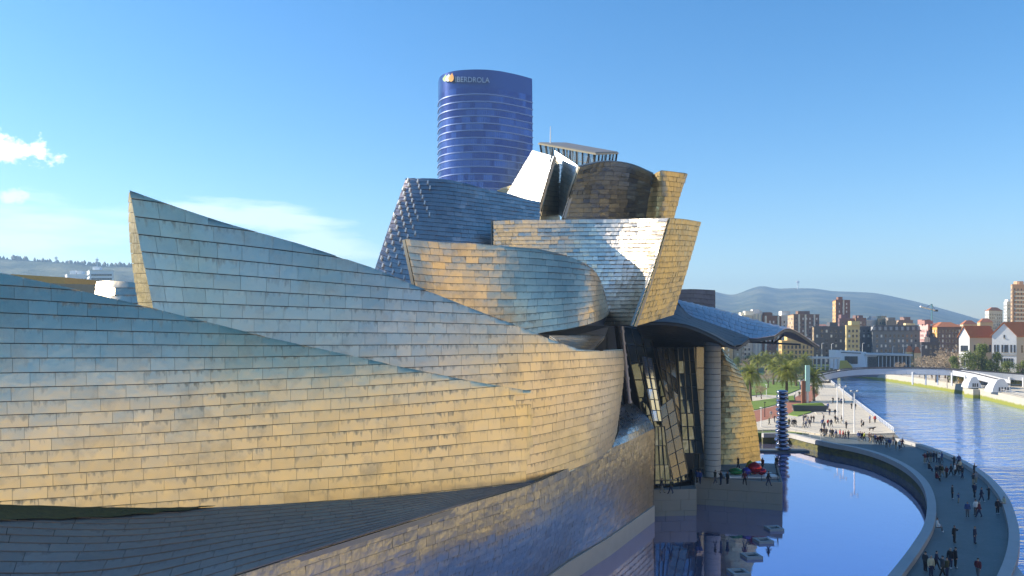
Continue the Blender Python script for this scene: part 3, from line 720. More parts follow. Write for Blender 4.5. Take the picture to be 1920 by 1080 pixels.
t = NT('earth'); f = t.noise(t.pos(), 0.012, 6, 0.6); t.p('Base Color', t.mix(f, (0.05, 0.07, 0.03), (0.14, 0.12, 0.08))); t.p('Roughness', 0.9); M['earth'] = t.m
t = NT('park_ground'); f = t.ramp(t.noise(t.pos(), 0.05, 4), 0.45, 0.55); t.p('Base Color', t.mix(f, (0.10, 0.16, 0.03), (0.22, 0.19, 0.12))); t.p('Roughness', 0.9); M['park'] = t.m
t = NT('grass'); f = t.noise(t.pos(), 0.8, 5, 0.7); t.p('Base Color', t.mix(f, (0.11, 0.19, 0.02), (0.2, 0.28, 0.04))); t.p('Roughness', 0.9); t.bump(t.noise(t.pos(), 6, 3), 0.6, 0.1); M['grass'] = t.m
t = NT('plaza_stone'); br = t.n('ShaderNodeTexBrick'); t.set(br.inputs['Vector'], t.pos((1, 1, 0))); br.inputs['Scale'].default_value = 0.16
br.inputs['Color1'].default_value = (0.70, 0.61, 0.46, 1); br.inputs['Color2'].default_value = (0.62, 0.54, 0.42, 1); br.inputs['Mortar'].default_value = (0.33, 0.3, 0.26, 1); br.inputs['Mortar Size'].default_value = 0.012
t.p('Base Color', t.mix(t.math('MULTIPLY', t.ramp(t.noise(t.pos(), 0.25, 5), 0.5, 0.8), 0.35), br.outputs[0], (0.4, 0.36, 0.3))); t.p('Roughness', 0.75); M['plaza'] = t.m
t = NT('walk_paving'); f = t.noise(t.pos(), 0.35, 5, 0.65); c = t.mix(f, (0.085, 0.105, 0.105), (0.15, 0.17, 0.165)); g_ = t.ramp(t.noise(t.pos(), 3.5, 3), 0.55, 0.75)
t.p('Base Color', t.mix(t.math('MULTIPLY', g_, 0.25), c, (0.3, 0.31, 0.3))); t.p('Roughness', 0.62); M['walk'] = t.m
M['parapet'] = simple('parapet_concrete', (0.42, 0.41, 0.40), 0.65, 0, 0.12, 0.5)
M['red_path'] = simple('red_path', (0.36, 0.15, 0.09), 0.85, 0, 0.12, 0.5)
t = NT('pool_wall'); f = t.noise(t.pos((1, 1, 2.5)), 0.9, 5, 0.65); c = t.mix(t.ramp(f, 0.35, 0.65), (0.05, 0.06, 0.035), (0.15, 0.135, 0.03)); t.p('Base Color', c); t.p('Roughness', 0.8); M['algae'] = t.m
t = NT('quay_wall'); sp = t.n('ShaderNodeSeparateXYZ'); t.set(sp.inputs[0], t.pos()); zz = t.math('ADD', sp.outputs[2], t.math('MULTIPLY', t.noise(t.pos((1, 1, 0.4)), 0.5, 4), 1.0))
st = t.mix(t.noise(t.pos((0.4, 0.4, 1.6)), 0.9, 4), (0.38, 0.35, 0.28), (0.55, 0.51, 0.42)); t.p('Base Color', t.mix(t.ramp(zz, 1.5, 2.1, True), st, (0.24, 0.25, 0.03))); t.p('Roughness', 0.8); M['quay'] = t.m

mb = MB(); mb.box(-9000, 9000, -3000, 14000, -4.0, -2.0); tag(mb.build('ground', M['earth']), kind='structure')
left_bank = [PZ(x, y, 3.5) for x, y in ((1679, 813), (1640, 783), (1600, 752), (1572, 729), (1552, 712), (1538, 700), (1480, 682), (1400, 668))]
right_bank = [PZ(x, y, 0) for x, y in ((1570, 701), (1600, 706), (1690, 719), (1800, 738), (1920, 768))]
rb_near = right_bank[-1]
right_bank += [Vector((150, 190, 0)), Vector((135, 90, 0)), Vector((130, -60, 0)), Vector((150, -400, 0)), Vector((200, -900, 0))]
mb = MB(); mb.add([(-400, -1200, 0), (900, -1200, 0), (900, 2600, 0), (-400, 2600, 0)], [(0, 1, 2, 3)]); tag(mb.build('river', M['river']), kind='structure')
# left bank behind the plaza, the museum's own ground
lb = [tuple(p.xy) for p in left_bank]
o = poly_prism('left_bank', [lb[0], *lb[1:], (-6000, lb[-1][1]+300), (-6000, 166.9), (30, 166.9)], -2, 3.4, M['park']); tag(o, kind='structure')
o = poly_prism('museum_ground', [(18, 100), (34, 118), (34, 166.8), (-6000, 166.8), (-6000, -600), (-60, -600), (-40, 10), (-9, 40), (0, 66)], -2, 1.9, M['park']); tag(o, kind='structure')
rb = [tuple(p.xy) for p in right_bank]
rt = poly_prism('right_bank', rb[::-1]+[(560, 700), (6000, 2500), (6000, -900)], -2, 3.6, M['quay']); tag(rt, kind='structure')
o = poly_prism('far_bank', [(148, 428), (150, 442), (555, 702), (3000, 2600), (-3000, 2600), (-3000, lb[-1][1]+20), (lb[-1][0]-10, lb[-1][1]+8)], -2, 3.45, M['park']); tag(o, kind='structure')
o = poly_prism('right_quay_paving', [(p[0]+1.2, p[1]+0.4) for p in rb[2:8]][::-1]+[(rb[2][0]+60, rb[2][1]+40), (230, 250), (230, -60)], 3.4, 3.66, M['plaza']); tag(o, kind='structure')

# curved walkway between pool and river
WZ = 3.2
inner = [PZ(x, y, WZ+0.5) for x, y in ((1428, 812), (1480, 812), (1520, 821), (1560, 830), (1610, 839), (1660, 853), (1705, 874), (1738, 902), (1754, 938), (1752, 982), (1732, 1022), (1692, 1078), (1640, 1140), (1585, 1210))]
outer = [PZ(x, y, WZ+0.5) for x, y in ((1425, 795), (1480, 798), (1530, 806), (1590, 812), (1640, 816), (1684, 824), (1730, 837), (1790, 861), (1838, 891), (1872, 930), (1888, 975), (1891, 1012), (1882, 1052), (1862, 1096), (1830, 1160))]
def smooth_line(pts, n):
    a = np.array([tuple(p) for p in pts]); q = cr(a, np.linspace(0, len(pts)-1, n*6))
    L = np.concatenate([[0], np.cumsum(np.linalg.norm(np.diff(q, axis=0), axis=1))])
    return [Vector([np.interp(s, L, q[:, k]) for k in range(3)]) for s in np.linspace(0, L[-1], n)]
inn = smooth_line(inner, 70); outr = smooth_line(outer, 70)
wk = MB()
for i in range(69):
    wk.hexa([(*inn[i].xy, 2.3), (*outr[i].xy, 2.3), (*outr[i+1].xy, 2.3), (*inn[i+1].xy, 2.3)], [(*inn[i].xy, WZ), (*outr[i].xy, WZ), (*outr[i+1].xy, WZ), (*inn[i+1].xy, WZ)])
walk = tag(wk.build('walkway', M['walk']), kind='structure')
def kerb_run(name, line, width, z0, z1, side, mat, parent, seg=5):
    """separate parapet blocks along a line"""
    n = len(line); nor = []
    for i in range(n):
        t_ = line[min(i+1, n-1)]-line[max(i-1, 0)]; t_.z = 0; t_.normalize(); nor.append(Vector((t_.y, -t_.x, 0))*side)
    for i in range(0, n-1, seg):
        mb = MB()
        for k in range(i, min(i+seg, n-1)):
            a, b_ = line[k], line[k+1]
            if k == min(i+seg, n-1)-1: b_ = b_.lerp(a, 0.02)
            w0, w1 = nor[k]*width, nor[k+1]*width
            mb.hexa([(*a.xy, z0), (*b_.xy, z0), (*(b_+w1).xy, z0), (*(a+w0).xy, z0)], [(*a.xy, z1), (*b_.xy, z1), (*(b_+w1).xy, z1), (*(a+w0).xy, z1)])
        mb.build(name, mat, parent)
kerb_run('parapet_block', inn, 0.95, WZ-0.3, WZ+0.55, 1, M['parapet'], walk)
kerb_run('parapet_block', outr[16:], 0.95, WZ-0.3, WZ+0.6, -1, M['parapet'], walk)
# walls under both edges
mb = MB()
for i in range(69): 
    a, b_ = inn[i], inn[i+1]; t_ = (b_-a).normalized(); n = Vector((t_.y, -t_.x, 0))*0.05
    mb.hexa([(*(a+n).xy, -2), (*(b_+n).xy, -2), (*(b_+n*12).xy, -2), (*(a+n*12).xy, -2)], [(*(a+n).xy, 2.9), (*(b_+n).xy, 2.9), (*(b_+n*12).xy, 2.9), (*(a+n*12).xy, 2.9)])
mb.build('pool_wall', M['algae'], walk)
mb = MB()
for i in range(69): 
    a, b_ = outr[i], outr[i+1]; t_ = (b_-a).normalized(); n = -Vector((t_.y, -t_.x, 0))*0.05
    mb.hexa([(*(a+n).xy, -2), (*(b_+n).xy, -2), (*(b_+n*12).xy, -2), (*(a+n*12).xy, -2)], [(*(a+n).xy, 2.9), (*(b_+n).xy, 2.9), (*(b_+n*12).xy, 2.9), (*(a+n*12).xy, 2.9)])
mb.build('river_wall', M['algae'], walk)
# drainage ledge below the pool-side parapet
mb = MB()
for i in range(20, 40):
    a, b_ = inn[i], inn[i+1]; t_ = (b_-a).normalized(); n = -Vector((t_.y, -t_.x, 0))
    mb.hexa([(*(a+n*-0.1).xy, 2.35), (*(b_+n*-0.1).xy, 2.35), (*(b_+n*0.25).xy, 2.35), (*(a+n*0.25).xy, 2.35)], [(*(a+n*-0.1).xy, 2.45), (*(b_+n*-0.1).xy, 2.45), (*(b_+n*0.25).xy, 2.45), (*(a+n*0.25).xy, 2.45)])
mb.build('ledge', M['parapet'], walk)
# spur going off from the outer edge, bottom right
sp_ = [PZ(x, y, WZ+0.4) for x, y in ((1887, 1040), (1905, 1058), (1945, 1110), (1990, 1180), (1960, 1180), (1915, 1110), (1880, 1066))]
poly_prism('spur_wall', sp_, -2, WZ+0.35, M['parapet'], walk)

# pool
pin = [(*((a+(b_-a)*0.3).xy), ) for a, b_ in zip(inn, outr)]
pool_poly = [tuple((a.lerp(b_, 0.12)).xy) for a, b_ in zip(inn, outr)]
mb = MB(); pts = [(-40, 20), (-20, 40), (0, 70), (14, 110), (14, 168)]+pool_poly+[(30, 45), (0, 20)]
mb.add([(x, y, POOL) for x, y in pts], [tuple(range(len(pts)))])
pm = mb.build('pool', M['pool'])
bm = bmesh.new(); bm.from_mesh(pm.data); bmesh.ops.triangulate(bm, faces=bm.faces[:]); bmesh.ops.recalc_face_normals(bm, faces=bm.faces); bm.to_mesh(pm.data); bm.free()
tag(pm, kind='structure')
# square fountain frames floating in the pool
M['frame_grey'] = simple('frame_grey', (0.5, 0.5, 0.5), 0.6)
for k, (x, y) in enumerate(((1451, 993), (1431, 1016), (1409, 1045), (1385, 1076))):
    c = PZ(x, y, POOL); fr = empty('fountain_frame', (c.x, c.y, POOL), R(8))
    tag(fr, ('square fountain frame in the pool nearest the terrace', 'square fountain frame in the pool, second from the terrace', 'square fountain frame in the pool, third from the terrace', 'square fountain frame in the pool, farthest from the terrace')[k], 'fountain frame', 'square frames in the pool')
    for (x0, x1, y0, y1) in ((-0.85, 0.85, -0.85, -0.55), (-0.85, 0.85, 0.55, 0.85), (-0.85, -0.55, -0.549, 0.549), (0.55, 0.85, -0.549, 0.549)):
        mb = MB(); mb.box(x0, x1, y0, y1, -0.2, 0.28); mb.build('frame_side', M['frame_grey'], fr)
    mb = MB(); mb.box(-0.549, 0.549, -0.549, 0.549, -0.2, 0.08); mb.build('grate', M['dark_steel'], fr)

# plaza
PLZ = 3.62
pl = poly_prism('plaza', [lb[0], lb[1], lb[2], lb[3], lb[4], tuple(PZ(1500, 712, PLZ).xy), tuple(PZ(1380, 735, PLZ).xy), tuple(PZ(1380, 806, PLZ).xy), tuple(PZ(1470, 806, PLZ).xy), tuple(PZ(1560, 815, PLZ).xy)], 1.0, PLZ, M['plaza']); tag(pl, kind='structure')
st_ = [PZ(x, y, PLZ) for x, y in ((1560, 815.5), (1679, 813.5))]
for k in range(3):
    mb = MB(); a, b_ = st_; n = Vector((0.05, -1, 0)); z = PLZ-0.16*(k+1)
    q = [a+n*(0.45*k), b_+n*(0.45*k), b_+n*(0.45*(k+1)), a+n*(0.45*(k+1))]
    mb.hexa([(v.x, v.y, z-0.4) for v in q], [(v.x, v.y, z) for v in q]); mb.build('step', M['plaza'], pl)
o = poly_prism('red_path', [PZ(x, y, PLZ) for x, y in ((1380, 800), (1436, 787), (1470, 780), (1498, 768), (1516, 757), (1535, 740), (1523, 722), (1500, 722), (1503, 738), (1478, 752), (1450, 762), (1380, 778))], PLZ-0.3, PLZ+0.006, M['red_path']); tag(o, kind='structure')
for nm, pp, zt_ in (('lawn', ((1380, 775), (1420, 768), (1456, 759), (1456, 747), (1420, 752), (1380, 757)), 0.16), ('lawn', ((1478, 778), (1498, 765), (1512, 762), (1527, 768), (1520, 774), (1496, 781)), 0.18),
                    ('lawn', ((1380, 745), (1430, 740), (1470, 742), (1500, 730), (1498, 716), (1380, 722)), 0.2), ('lawn', ((1478, 752), (1490, 752), (1488, 742), (1476, 744)), 0.17)):
    o = poly_prism(nm, [PZ(x, y, PLZ) for x, y in pp], PLZ-0.3, PLZ+zt_, M['grass']); tag(o, kind='structure')

# ------------------------------------------------------------------ hills
def hill(name, ridge, d, run, mat, back=600, nz=40, amp=0.08, seed=0, z0=3.0):
    """ridge: photo polyline at depth d; slopes down towards the eye over run metres and away behind"""
    px = np.array([r[0] for r in ridge], float); py = np.array([r[1] for r in ridge], float)
    n = 150; X = np.linspace(px[0], px[-1], n); Y = np.interp(X, px, py)
    k = np.array([1, 2, 3, 2, 1])/9.0; Ys = np.convolve(np.pad(Y, 2, 'edge'), k, 'valid')
    rs = np.random.RandomState(seed); ph = rs.uniform(0, 6.28, (6, 2)); fr = rs.uniform(2, 14, 6)
    vs = []; fs = []
    for j in range(nz+1):
        f = j/nz
        for i in range(n):
            dr = d-run+run*min(f*1.25, 1.0)+(back*(f-0.8)/0.2 if f > 0.8 else 0)
            top = CZ-(Ys[i]-HY)/F*d
            s = min(f/0.8, 1.0); h = s**1.25 if f <= 0.8 else 1-((f-0.8)/0.2)*0.7
            g = sum(math.sin(fr[q]*i/n*6.28*0.9+ph[q,0]+f*4*math.sin(ph[q,1])) for q in range(6))/6
            z = z0+(top-z0)*(h+amp*g*math.sin(math.pi*min(s, 1))*1.4)
            vs.append(((X[i]-960)/F*dr, dr, z))
    for j in range(nz):
        for i in range(n-1):
            a = j*n+i; fs.append((a, a+1, a+n+1, a+n))
    me = bpy.data.meshes.new(name); me.from_pydata(vs, [], fs); me.polygons.foreach_set('use_smooth', [True]*len(fs)); me.update()
    return tag(link(name, me, mat), kind='structure')
t = NT('forest_hill'); f = t.noise(t.pos(), 0.006, 8, 0.68); f2 = t.noise(t.pos(), 0.03, 4, 0.7); c = t.mix(t.ramp(f, 0.42, 0.62), (0.045, 0.07, 0.04), (0.22, 0.21, 0.11))
c = t.mix(t.math('MULTIPLY', t.ramp(f2, 0.55, 0.7), 0.5), c, (0.06, 0.08, 0.04)); t.p('Base Color', c); t.p('Roughness', 0.95); t.p('Specular IOR Level', 0.1); t.bump(t.noise(t.pos(), 0.02, 6, 0.7), 1.0, 14.0); M['hill'] = t.m
hill('far_mountain', [(1180, 560), (1280, 545), (1335, 545), (1352, 550), (1375, 554), (1400, 544), (1425, 535), (1442, 538), (1460, 542), (1480, 540), (1530, 541), (1560, 546), (1600, 547), (1640, 549), (1680, 557), (1720, 566), (1760, 577), (1800, 588), (1840, 600), (1900, 612), (2100, 618)], 4200, 2200, M['hill'], seed=3)
hill('foot_hills', [(1180, 592), (1330, 590), (1390, 583), (1440, 586), (1500, 592), (1560, 597), (1640, 596), (1700, 602), (1760, 606), (1840, 612), (2050, 616)], 2500, 1200, M['hill'], seed=5, amp=0.12)
hill('left_hill', [(-300, 478), (-60, 480), (0, 485), (60, 489), (120, 492), (180, 498), (245, 500), (330, 505), (500, 530), (700, 560)], 1900, 900, M['hill'], seed=9, amp=0.1)
# sunlit hillside that continues beyond the right edge along the north bank
def side_hill():
    na, nr = 120, 40; vs = []; fs = []; rs = np.random.RandomState(4)
    for i in range(na+1):
        az = R(27+i*(196-27)/na); ad = math.degrees(az)
        H = 62*min(1, max(0, (ad-28.5)/6))+220*min(1, max(0, (ad-34)/34))**1.1
        for j in range(nr+1):
            f = j/nr
            bx = 165 if ad < 90 else 165
            r0 = min(700, max(200, (bx+55)/max(0.15, math.sin(az)))) if ad < 165 else 700
            if ad < 44: r0 = max(r0, 560-(max(0, ad-36))*22)
            r = r0+f*900
            und = 0.06*math.sin(ad*0.35+f*5)+0.04*math.sin(ad*0.9+2)+0.02*math.sin(ad*2.3+f*9)
            z = 3.5+H*(math.sin(min(1, f*1.35)*math.pi/2)**1.3)*(1+und)
            vs.append((r*math.sin(az), r*math.cos(az), z if j else 3.3))
    n = nr+1
    for i in range(na):
        for j in range(nr):
            a = i*n+j; fs.append((a, a+1, a+n+1, a+n))
    me = bpy.data.meshes.new('north_hillside'); me.from_pydata(vs, [], fs); me.polygons.foreach_set('use_smooth', [True]*len(fs)); me.update()
    bm = bmesh.new(); bm.from_mesh(me); bmesh.ops.recalc_face_normals(bm, faces=bm.faces)
    if sum(f.normal.z for f in bm.faces) < 0: bmesh.ops.reverse_faces(bm, faces=bm.faces)
    bm.to_mesh(me); bm.free()
    return me
t = NT('winter_hillside'); f = t.noise(t.pos(), 0.012, 6, 0.65); v = t.n('ShaderNodeTexVoronoi'); v.inputs['Scale'].default_value = 0.03; t.set(v.inputs['Vector'], t.pos())
c = t.mix(t.ramp(f, 0.40, 0.6), (0.26, 0.21, 0.07), (0.56, 0.41, 0.18)); c = t.mix(t.math('MULTIPLY', t.ramp(v.outputs['Distance'], 0.25, 0.35, True), 0.7), c, (0.68, 0.55, 0.36)); t.p('Base Color', c); t.p('Roughness', 0.9); M['winter_hill'] = t.m
tag(link('north_hillside', side_hill(), M['winter_hill']), kind='structure')
# ------------------------------------------------------------------ glass office tower
tower = empty('office_tower', P(910, 620, 440)); tower.location.z = 3.4
tag(tower, 'tall curved blue glass office tower behind the museum', 'tower')
TL = tower.location.copy()
front = [(819, 452), (822, 443), (830, 437), (845, 432.5), (865, 430), (890, 429), (915, 429.5), (940, 432), (965, 436.5), (985, 441), (1001, 445.5)]
fa = np.array([((x-960)/F*d, d) for x, d in front]); fa = cr(fa, np.linspace(0, len(front)-1, 61))
backp = np.array([((975-960)/F*470, 470), ((925-960)/F*490, 490), ((860-960)/F*478, 478), ((824-960)/F*460, 460)])
plan = np.concatenate([fa, backp]); cen_ = plan.mean(0)
ztop = CZ+(HY-131)/F*430
def tp(z):     # slight taper towards the top
    k = 1-0.03*(z/ztop); return cen_+(plan-cen_)*k-np.array([TL.x, TL.y])
t = NT('tower_glass'); at = t.attr('pan'); sp = t.n('ShaderNodeSeparateColor'); t.set(sp.inputs[0], at.outputs['Color'])
c = t.mix(sp.outputs[0], (0.03, 0.05, 0.20), (0.10, 0.16, 0.40)); t.p('Base Color', c); t.p('Metallic', 0.75); t.p('Roughness', 0.16); M['tglass'] = t.m
M['spandrel'] = simple('tower_spandrel', (0.19, 0.25, 0.48), 0.4, 0.3, 0.08, 0.05)
M['tcrown'] = simple('tower_crown_glass', (0.04, 0.07, 0.22), 0.18, 0.7, 0.1, 0.05)
M['fin'] = simple('tower_fin', (0.12, 0.17, 0.36), 0.4, 0.4, 0.05, 0.05); fl = 3.86; nfl = int((ztop-14)//fl); zc = ztop-9.6
zs = [zc-fl*k for k in range(1, 36)]; zs = [z for z in zs if z > 0]
NP = len(plan)
for z in zs:
    z -= TL.z
    a0, a1 = tp(z+0.55), tp(z+fl)
    vs = []; fs = []; cols = []
    rnd_run = 0; val = 0.5
    for i in range(NP):
        j = (i+1) % NP
        if rnd_run <= 0:
            rnd_run = random.randint(1, 4); val = random.choice((0.0, 0.1, 0.45, 0.55, 0.6, 0.75))
            if random.random() < 0.12: rnd_run = random.randint(8, 16); val = random.choice((0.0, 0.12))
        rnd_run -= 1; n0 = len(vs); e0 = random.gauss(0, 0.03)
        pa, pb, pc, pd = a0[i], a0[j], a1[j], a1[i]; tv = (pb-pa)/max(np.linalg.norm(pb-pa), 1e-6)*0.06
        vs += [(*(pa+tv), z+0.55), (*(pb-tv), z+0.55), (*(pc-tv), z+fl), (*(pd+tv), z+fl)]; cols += [(val+random.gauss(0, 0.06), 0.5, 0.5, 1)]*4
        fs.append((n0, n0+1, n0+2, n0+3))
    me = bpy.data.meshes.new('glazing'); me.from_pydata(vs, [], fs); ca = me.color_attributes.new('pan', 'FLOAT_COLOR', 'POINT'); ca.data.foreach_set('color', np.array(cols, np.float32).ravel()); me.update()
    link('glazing', me, M['tglass'], tower)
    b0, b1 = tp(z), tp(z+0.55); ce = b0.mean(0)
    out_ = lambda q, k: q+(q-ce)/np.linalg.norm(q-ce, axis=1, keepdims=True)*k
    mb = MB(); mb.hexa([(*p, z) for p in out_(b0, 0.35)], [(*p, z+0.55) for p in out_(b1, 0.35)]); mb.build('spandrel', M['spandrel'], tower)
# core and crown
mb = MB(); a0, a1 = tp(0), tp(zc); ce = a0.mean(0); ins = lambda q: ce+(q-ce)*0.97
mb.hexa([(*p, 0) for p in ins(a0)], [(*p, zc-TL.z) for p in ins(a1)]); mb.build('core', M['tcrown'], tower)
mb = MB(); a0, a1 = tp(zc), tp(ztop); mb.hexa([(*p, zc-TL.z) for p in a0], [(*p, ztop-TL.z) for p in a1]); mb.build('crown', M['tcrown'], tower)
# lettering and mark, standing off the crown
def on_tower(px, py, off):
    d = np.interp(px, [960+p[0]/p[1]*F for p in fa], [p[1] for p in fa])-off; return P(px, py, d*0.9985)-TL
M['letter'] = simple('letter_white', (0.4, 0.45, 0.52), 0.4, 0.2)
cu = bpy.data.curves.new('lettering', 'FONT'); cu.body = 'IBERDROLA'; cu.size = 1; cu.resolution_u = 3; cu.extrude = 0.02
to = bpy.data.objects.new('lettering_tmp', cu); COL.objects.link(to); bpy.context.view_layer.update()
me = bpy.data.meshes.new_from_object(to.evaluated_get(bpy.context.evaluated_depsgraph_get())); bpy.data.objects.remove(to)
xs = [v.co.x for v in me.vertices]; x0, x1 = min(xs), max(xs)
for v in me.vertices:
    fx = (v.co.x-x0)/(x1-x0); v.co = on_tower(854+fx*64, 153.4+fx*1.6-v.co.y/0.7*10.5*0.95, 0.9 if v.co.z > 0 else 0.5)
link('lettering', me, M['letter'], tower)
def drop(cx, cy, w_, h_, lean_, col, off, nm):
    pts = []
    for k in range(20):
        a = 2*math.pi*k/20; x = math.sin(a)*w_; y = -math.cos(a)*h_*0.55
        if y > 0: x *= (1-(y/(h_*0.55))**1.6*0.9); y *= 1.5
        pts.append((cx+x+lean_*max(0, y)/h_, cy-y))
    mb = MB(); f0 = [on_tower(px, py, off) for px, py in pts]; f1 = [on_tower(px, py, off-0.25) for px, py in pts]
    mb.hexa(f1, f0); mb.build(nm, simple(nm+'_paint%d' % cx, col, 0.5, 0, 0.05), tower)
drop(834, 147.5, 4.2, 9.5, 2.5, (0.16, 0.36, 0.05), 0.7, 'mark_leaf')
drop(839.5, 147, 4.4, 10.5, 3.0, (0.75, 0.78, 0.6), 1.0, 'mark_leaf')
drop(845.5, 146.5, 5.2, 12, 3.0, (0.85, 0.36, 0.02), 1.3, 'mark_leaf')

# ------------------------------------------------------------------ far buildings
M['win_dark'] = simple('window_dark', (0.03, 0.035, 0.05), 0.15, 0.0, 0.1, 1, 0.8)
M['win_light'] = simple('window_pale', (0.72, 0.72, 0.7), 0.6, 0, 0.05)  # pale panes: white shutters and sky reflections put into one colour
M['tile_roof'] = simple('tiled_roof', (0.44, 0.155, 0.055), 0.85, 0, 0.18, 1.2)
M['slate'] = simple('slate_roof', (0.10, 0.10, 0.11), 0.7)
WALLS = {}
def wallmat(c, var=0.08):
    c = tuple(min(0.8, q*1.2) for q in c); k = c
    if k not in WALLS: WALLS[k] = simple('wall_%d' % len(WALLS), c, 0.85, 0, var, 0.25)
    return WALLS[k]
def face_grid(mbw, a, b_, z0, z1, sx, sz, ww, wh, light=0.2, inset=1.0, skip=0.0, frame=0.12):
    """window boxes on the wall a->b (outside is to the right of a->b seen from above)"""
    a, b_ = Vector((a[0], a[1], 0)), Vector((b_[0], b_[1], 0)); L = (b_-a).length; t_ = (b_-a)/L; n = Vector((t_.y, -t_.x, 0))
    nc = max(1, int((L-inset)/sx)); nr = max(1, int((z1-z0-0.8)/sz)); ox = (L-(nc-1)*sx)/2
    for r in range(nr):
        for c_ in range(nc):
            if random.random() < skip: continue
            p = a+t_*(ox+c_*sx); zb = z0+1.0+r*sz; mi = 1 if random.random() < light else 0
            q = lambda o, w2, za: p+t_*w2+n*o+Vector((0, 0, za))
            mbw.hexa([q(-0.2, -ww/2, zb), q(0.06, -ww/2, zb), q(0.06, ww/2, zb), q(-0.2, ww/2, zb)][::-1], [q(-0.2, -ww/2, zb+wh), q(0.06, -ww/2, zb+wh), q(0.06, ww/2, zb+wh), q(-0.2, ww/2, zb+wh)][::-1], mi)
            if frame: mbw.hexa([q(-0.2, -ww/2-frame, zb-frame), q(0.2, -ww/2-frame, zb-frame), q(0.2, ww/2+frame, zb-frame), q(-0.2, ww/2+frame, zb-frame)][::-1], [q(-0.2, -ww/2-frame, zb), q(0.2, -ww/2-frame, zb), q(0.2, ww/2+frame, zb), q(-0.2, ww/2+frame, zb)][::-1], 2)
def building(name, label, xl, xm, xr, ytop, d, dl, dr, wall, side=None, group=None, z0=3.4, sx=3.4, sz=3.1, ww=1.3, wh=1.6, light=0.2, skip=0.05, roof='flat', balc=None, cat='building', strip=None, seed=None):
    C = P(xm, 0, d); L = P(xl, 0, dl); Rr = P(xr, 0, dr); B = L+Rr-C; z1 = CZ-(ytop-HY)/F*d
    o = empty(name, (C.x, C.y, z0)); tag(o, label, cat, group)
    pl_ = [Vector((p.x-C.x, p.y-C.y)) for p in (L, C, Rr, B)]; h = z1-z0
    mb = MB(); n = 4; lo = [(p.x, p.y, -3) for p in pl_]; hi = [(p.x, p.y, h) for p in pl_]
    mb.add(lo+hi, [(3, 2, 1, 0), (4, 5, 6, 7)]+[(i, (i+1)%4, 4+(i+1)%4, 4+i) for i in range(4)])
    for k in range(2, 6): mb.mi[k] = 0
    if side: mb.mi[2] = 1  # left wall brighter than the front: sun and shade put into the colours
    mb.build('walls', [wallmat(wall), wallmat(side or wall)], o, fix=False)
    wb = MB()
    face_grid(wb, pl_[1], pl_[2], 0.5, h, sx, sz, ww, wh, light, skip=skip); face_grid(wb, pl_[0], pl_[1], 0.5, h, sx, sz, ww, wh, light*0.5, skip=skip)
    wo = wb.build('windows', [M['win_dark'], M['win_light'], wallmat((0.45, 0.43, 0.4))], o); wo['kind'] = 'stuff'
    cen = sum((Vector((*p, 0)) for p in pl_), Vector())/4
    if roof == 'flat':
        mb = MB(); ex = [cen+(Vector((*p, 0))-cen)*1.03 for p in pl_]; mb.hexa([(p.x, p.y, h) for p in ex], [(p.x, p.y, h+0.5) for p in ex]); mb.build('cornice', wallmat(tuple(min(1, c*1.15) for c in wall)), o)
        for k in range(2):
            f = random.uniform(0.25, 0.75); g = random.uniform(0.3, 0.7); p = (pl_[0]*(1-f)+pl_[3]*f)*(1-g)+(pl_[1]*(1-f)+pl_[2]*f)*g; s_ = random.uniform(1.5, 3)
            mb = MB(); mb.box(p.x-s_, p.x+s_, p.y-s_, p.y+s_, h+0.48, h+random.uniform(2.2, 3.6)); mb.build('roof_hut', wallmat(tuple(min(1, c*1.1) for c in wall)), o)
    elif roof in ('hip', 'mansard'):
        ex = [cen+(Vector((*p, 0))-cen)*1.06 for p in pl_]; k_ = 0.35 if roof == 'hip' else 0.86; hh = 3.2 if roof == 'hip' else 3.8
        mb = MB(); mb.hexa([(p.x, p.y, h+0.02) for p in ex], [(cen.x+(p.x-cen.x)*k_, cen.y+(p.y-cen.y)*k_, h+hh) for p in ex]); mb.build('roof', M['tile_roof'] if roof == 'hip' else M['slate'], o)
        if roof == 'mansard':
            a, b_ = ex[1], ex[2]; nn = int((b_-a).length/4)
            for k in range(nn):
                p = a.lerp(b_, (k+0.5)/nn); mb = MB(); mb.box(p.x-0.8, p.x+0.8, p.y-0.2, p.y+2.5, h+0.6, h+2.8); mb.build('dormer', wallmat((0.3, 0.31, 0.33)), o)
    if balc:
        a, b_ = Vector((*pl_[1], 0)), Vector((*pl_[2], 0)); t_ = (b_-a).normalized(); nrm_ = Vector((t_.y, -t_.x, 0)); nfl_ = int(h/3.1); f0, f1 = balc
        for k in range(1, nfl_):
            z = k*3.1; q = [a.lerp(b_, f0), a.lerp(b_, f1), a.lerp(b_, f1)+nrm_*1.3, a.lerp(b_, f0)+nrm_*1.3]
            mb = MB(); mb.hexa([(v.x, v.y, z-0.1) for v in q], [(v.x, v.y, z+0.95) for v in q]); mb.build('balcony', wallmat((0.66, 0.63, 0.56)), o)
    if strip:
        a, b_ = Vector((*pl_[1], 0)), Vector((*pl_[2], 0)); t_ = (b_-a).normalized(); nrm_ = Vector((t_.y, -t_.x, 0))
        for f in strip:
            p = a.lerp(b_, f); q = [p-t_*0.7, p+t_*0.7, p+t_*0.7+nrm_*0.5, p-t_*0.7+nrm_*0.5]
            mb = MB(); mb.hexa([(v.x, v.y, 0) for v in q], [(v.x, v.y, h+0.3) for v in q]); mb.build('pilaster', wallmat((0.7, 0.66, 0.58)), o)
    return o
G = 'apartment blocks beyond the park'
building('apartment_block', 'pale beige apartment block just right of the pillar under the canopy', 1352, 1358, 1374, 618, 520, 535, 524, (0.46, 0.34, 0.18), group=G, light=0.4)
building('apartment_block', 'narrow grey apartment block under the canopy', 1372, 1376, 1390, 612, 530, 545, 530, (0.36, 0.33, 0.28), group=G, light=0.4)
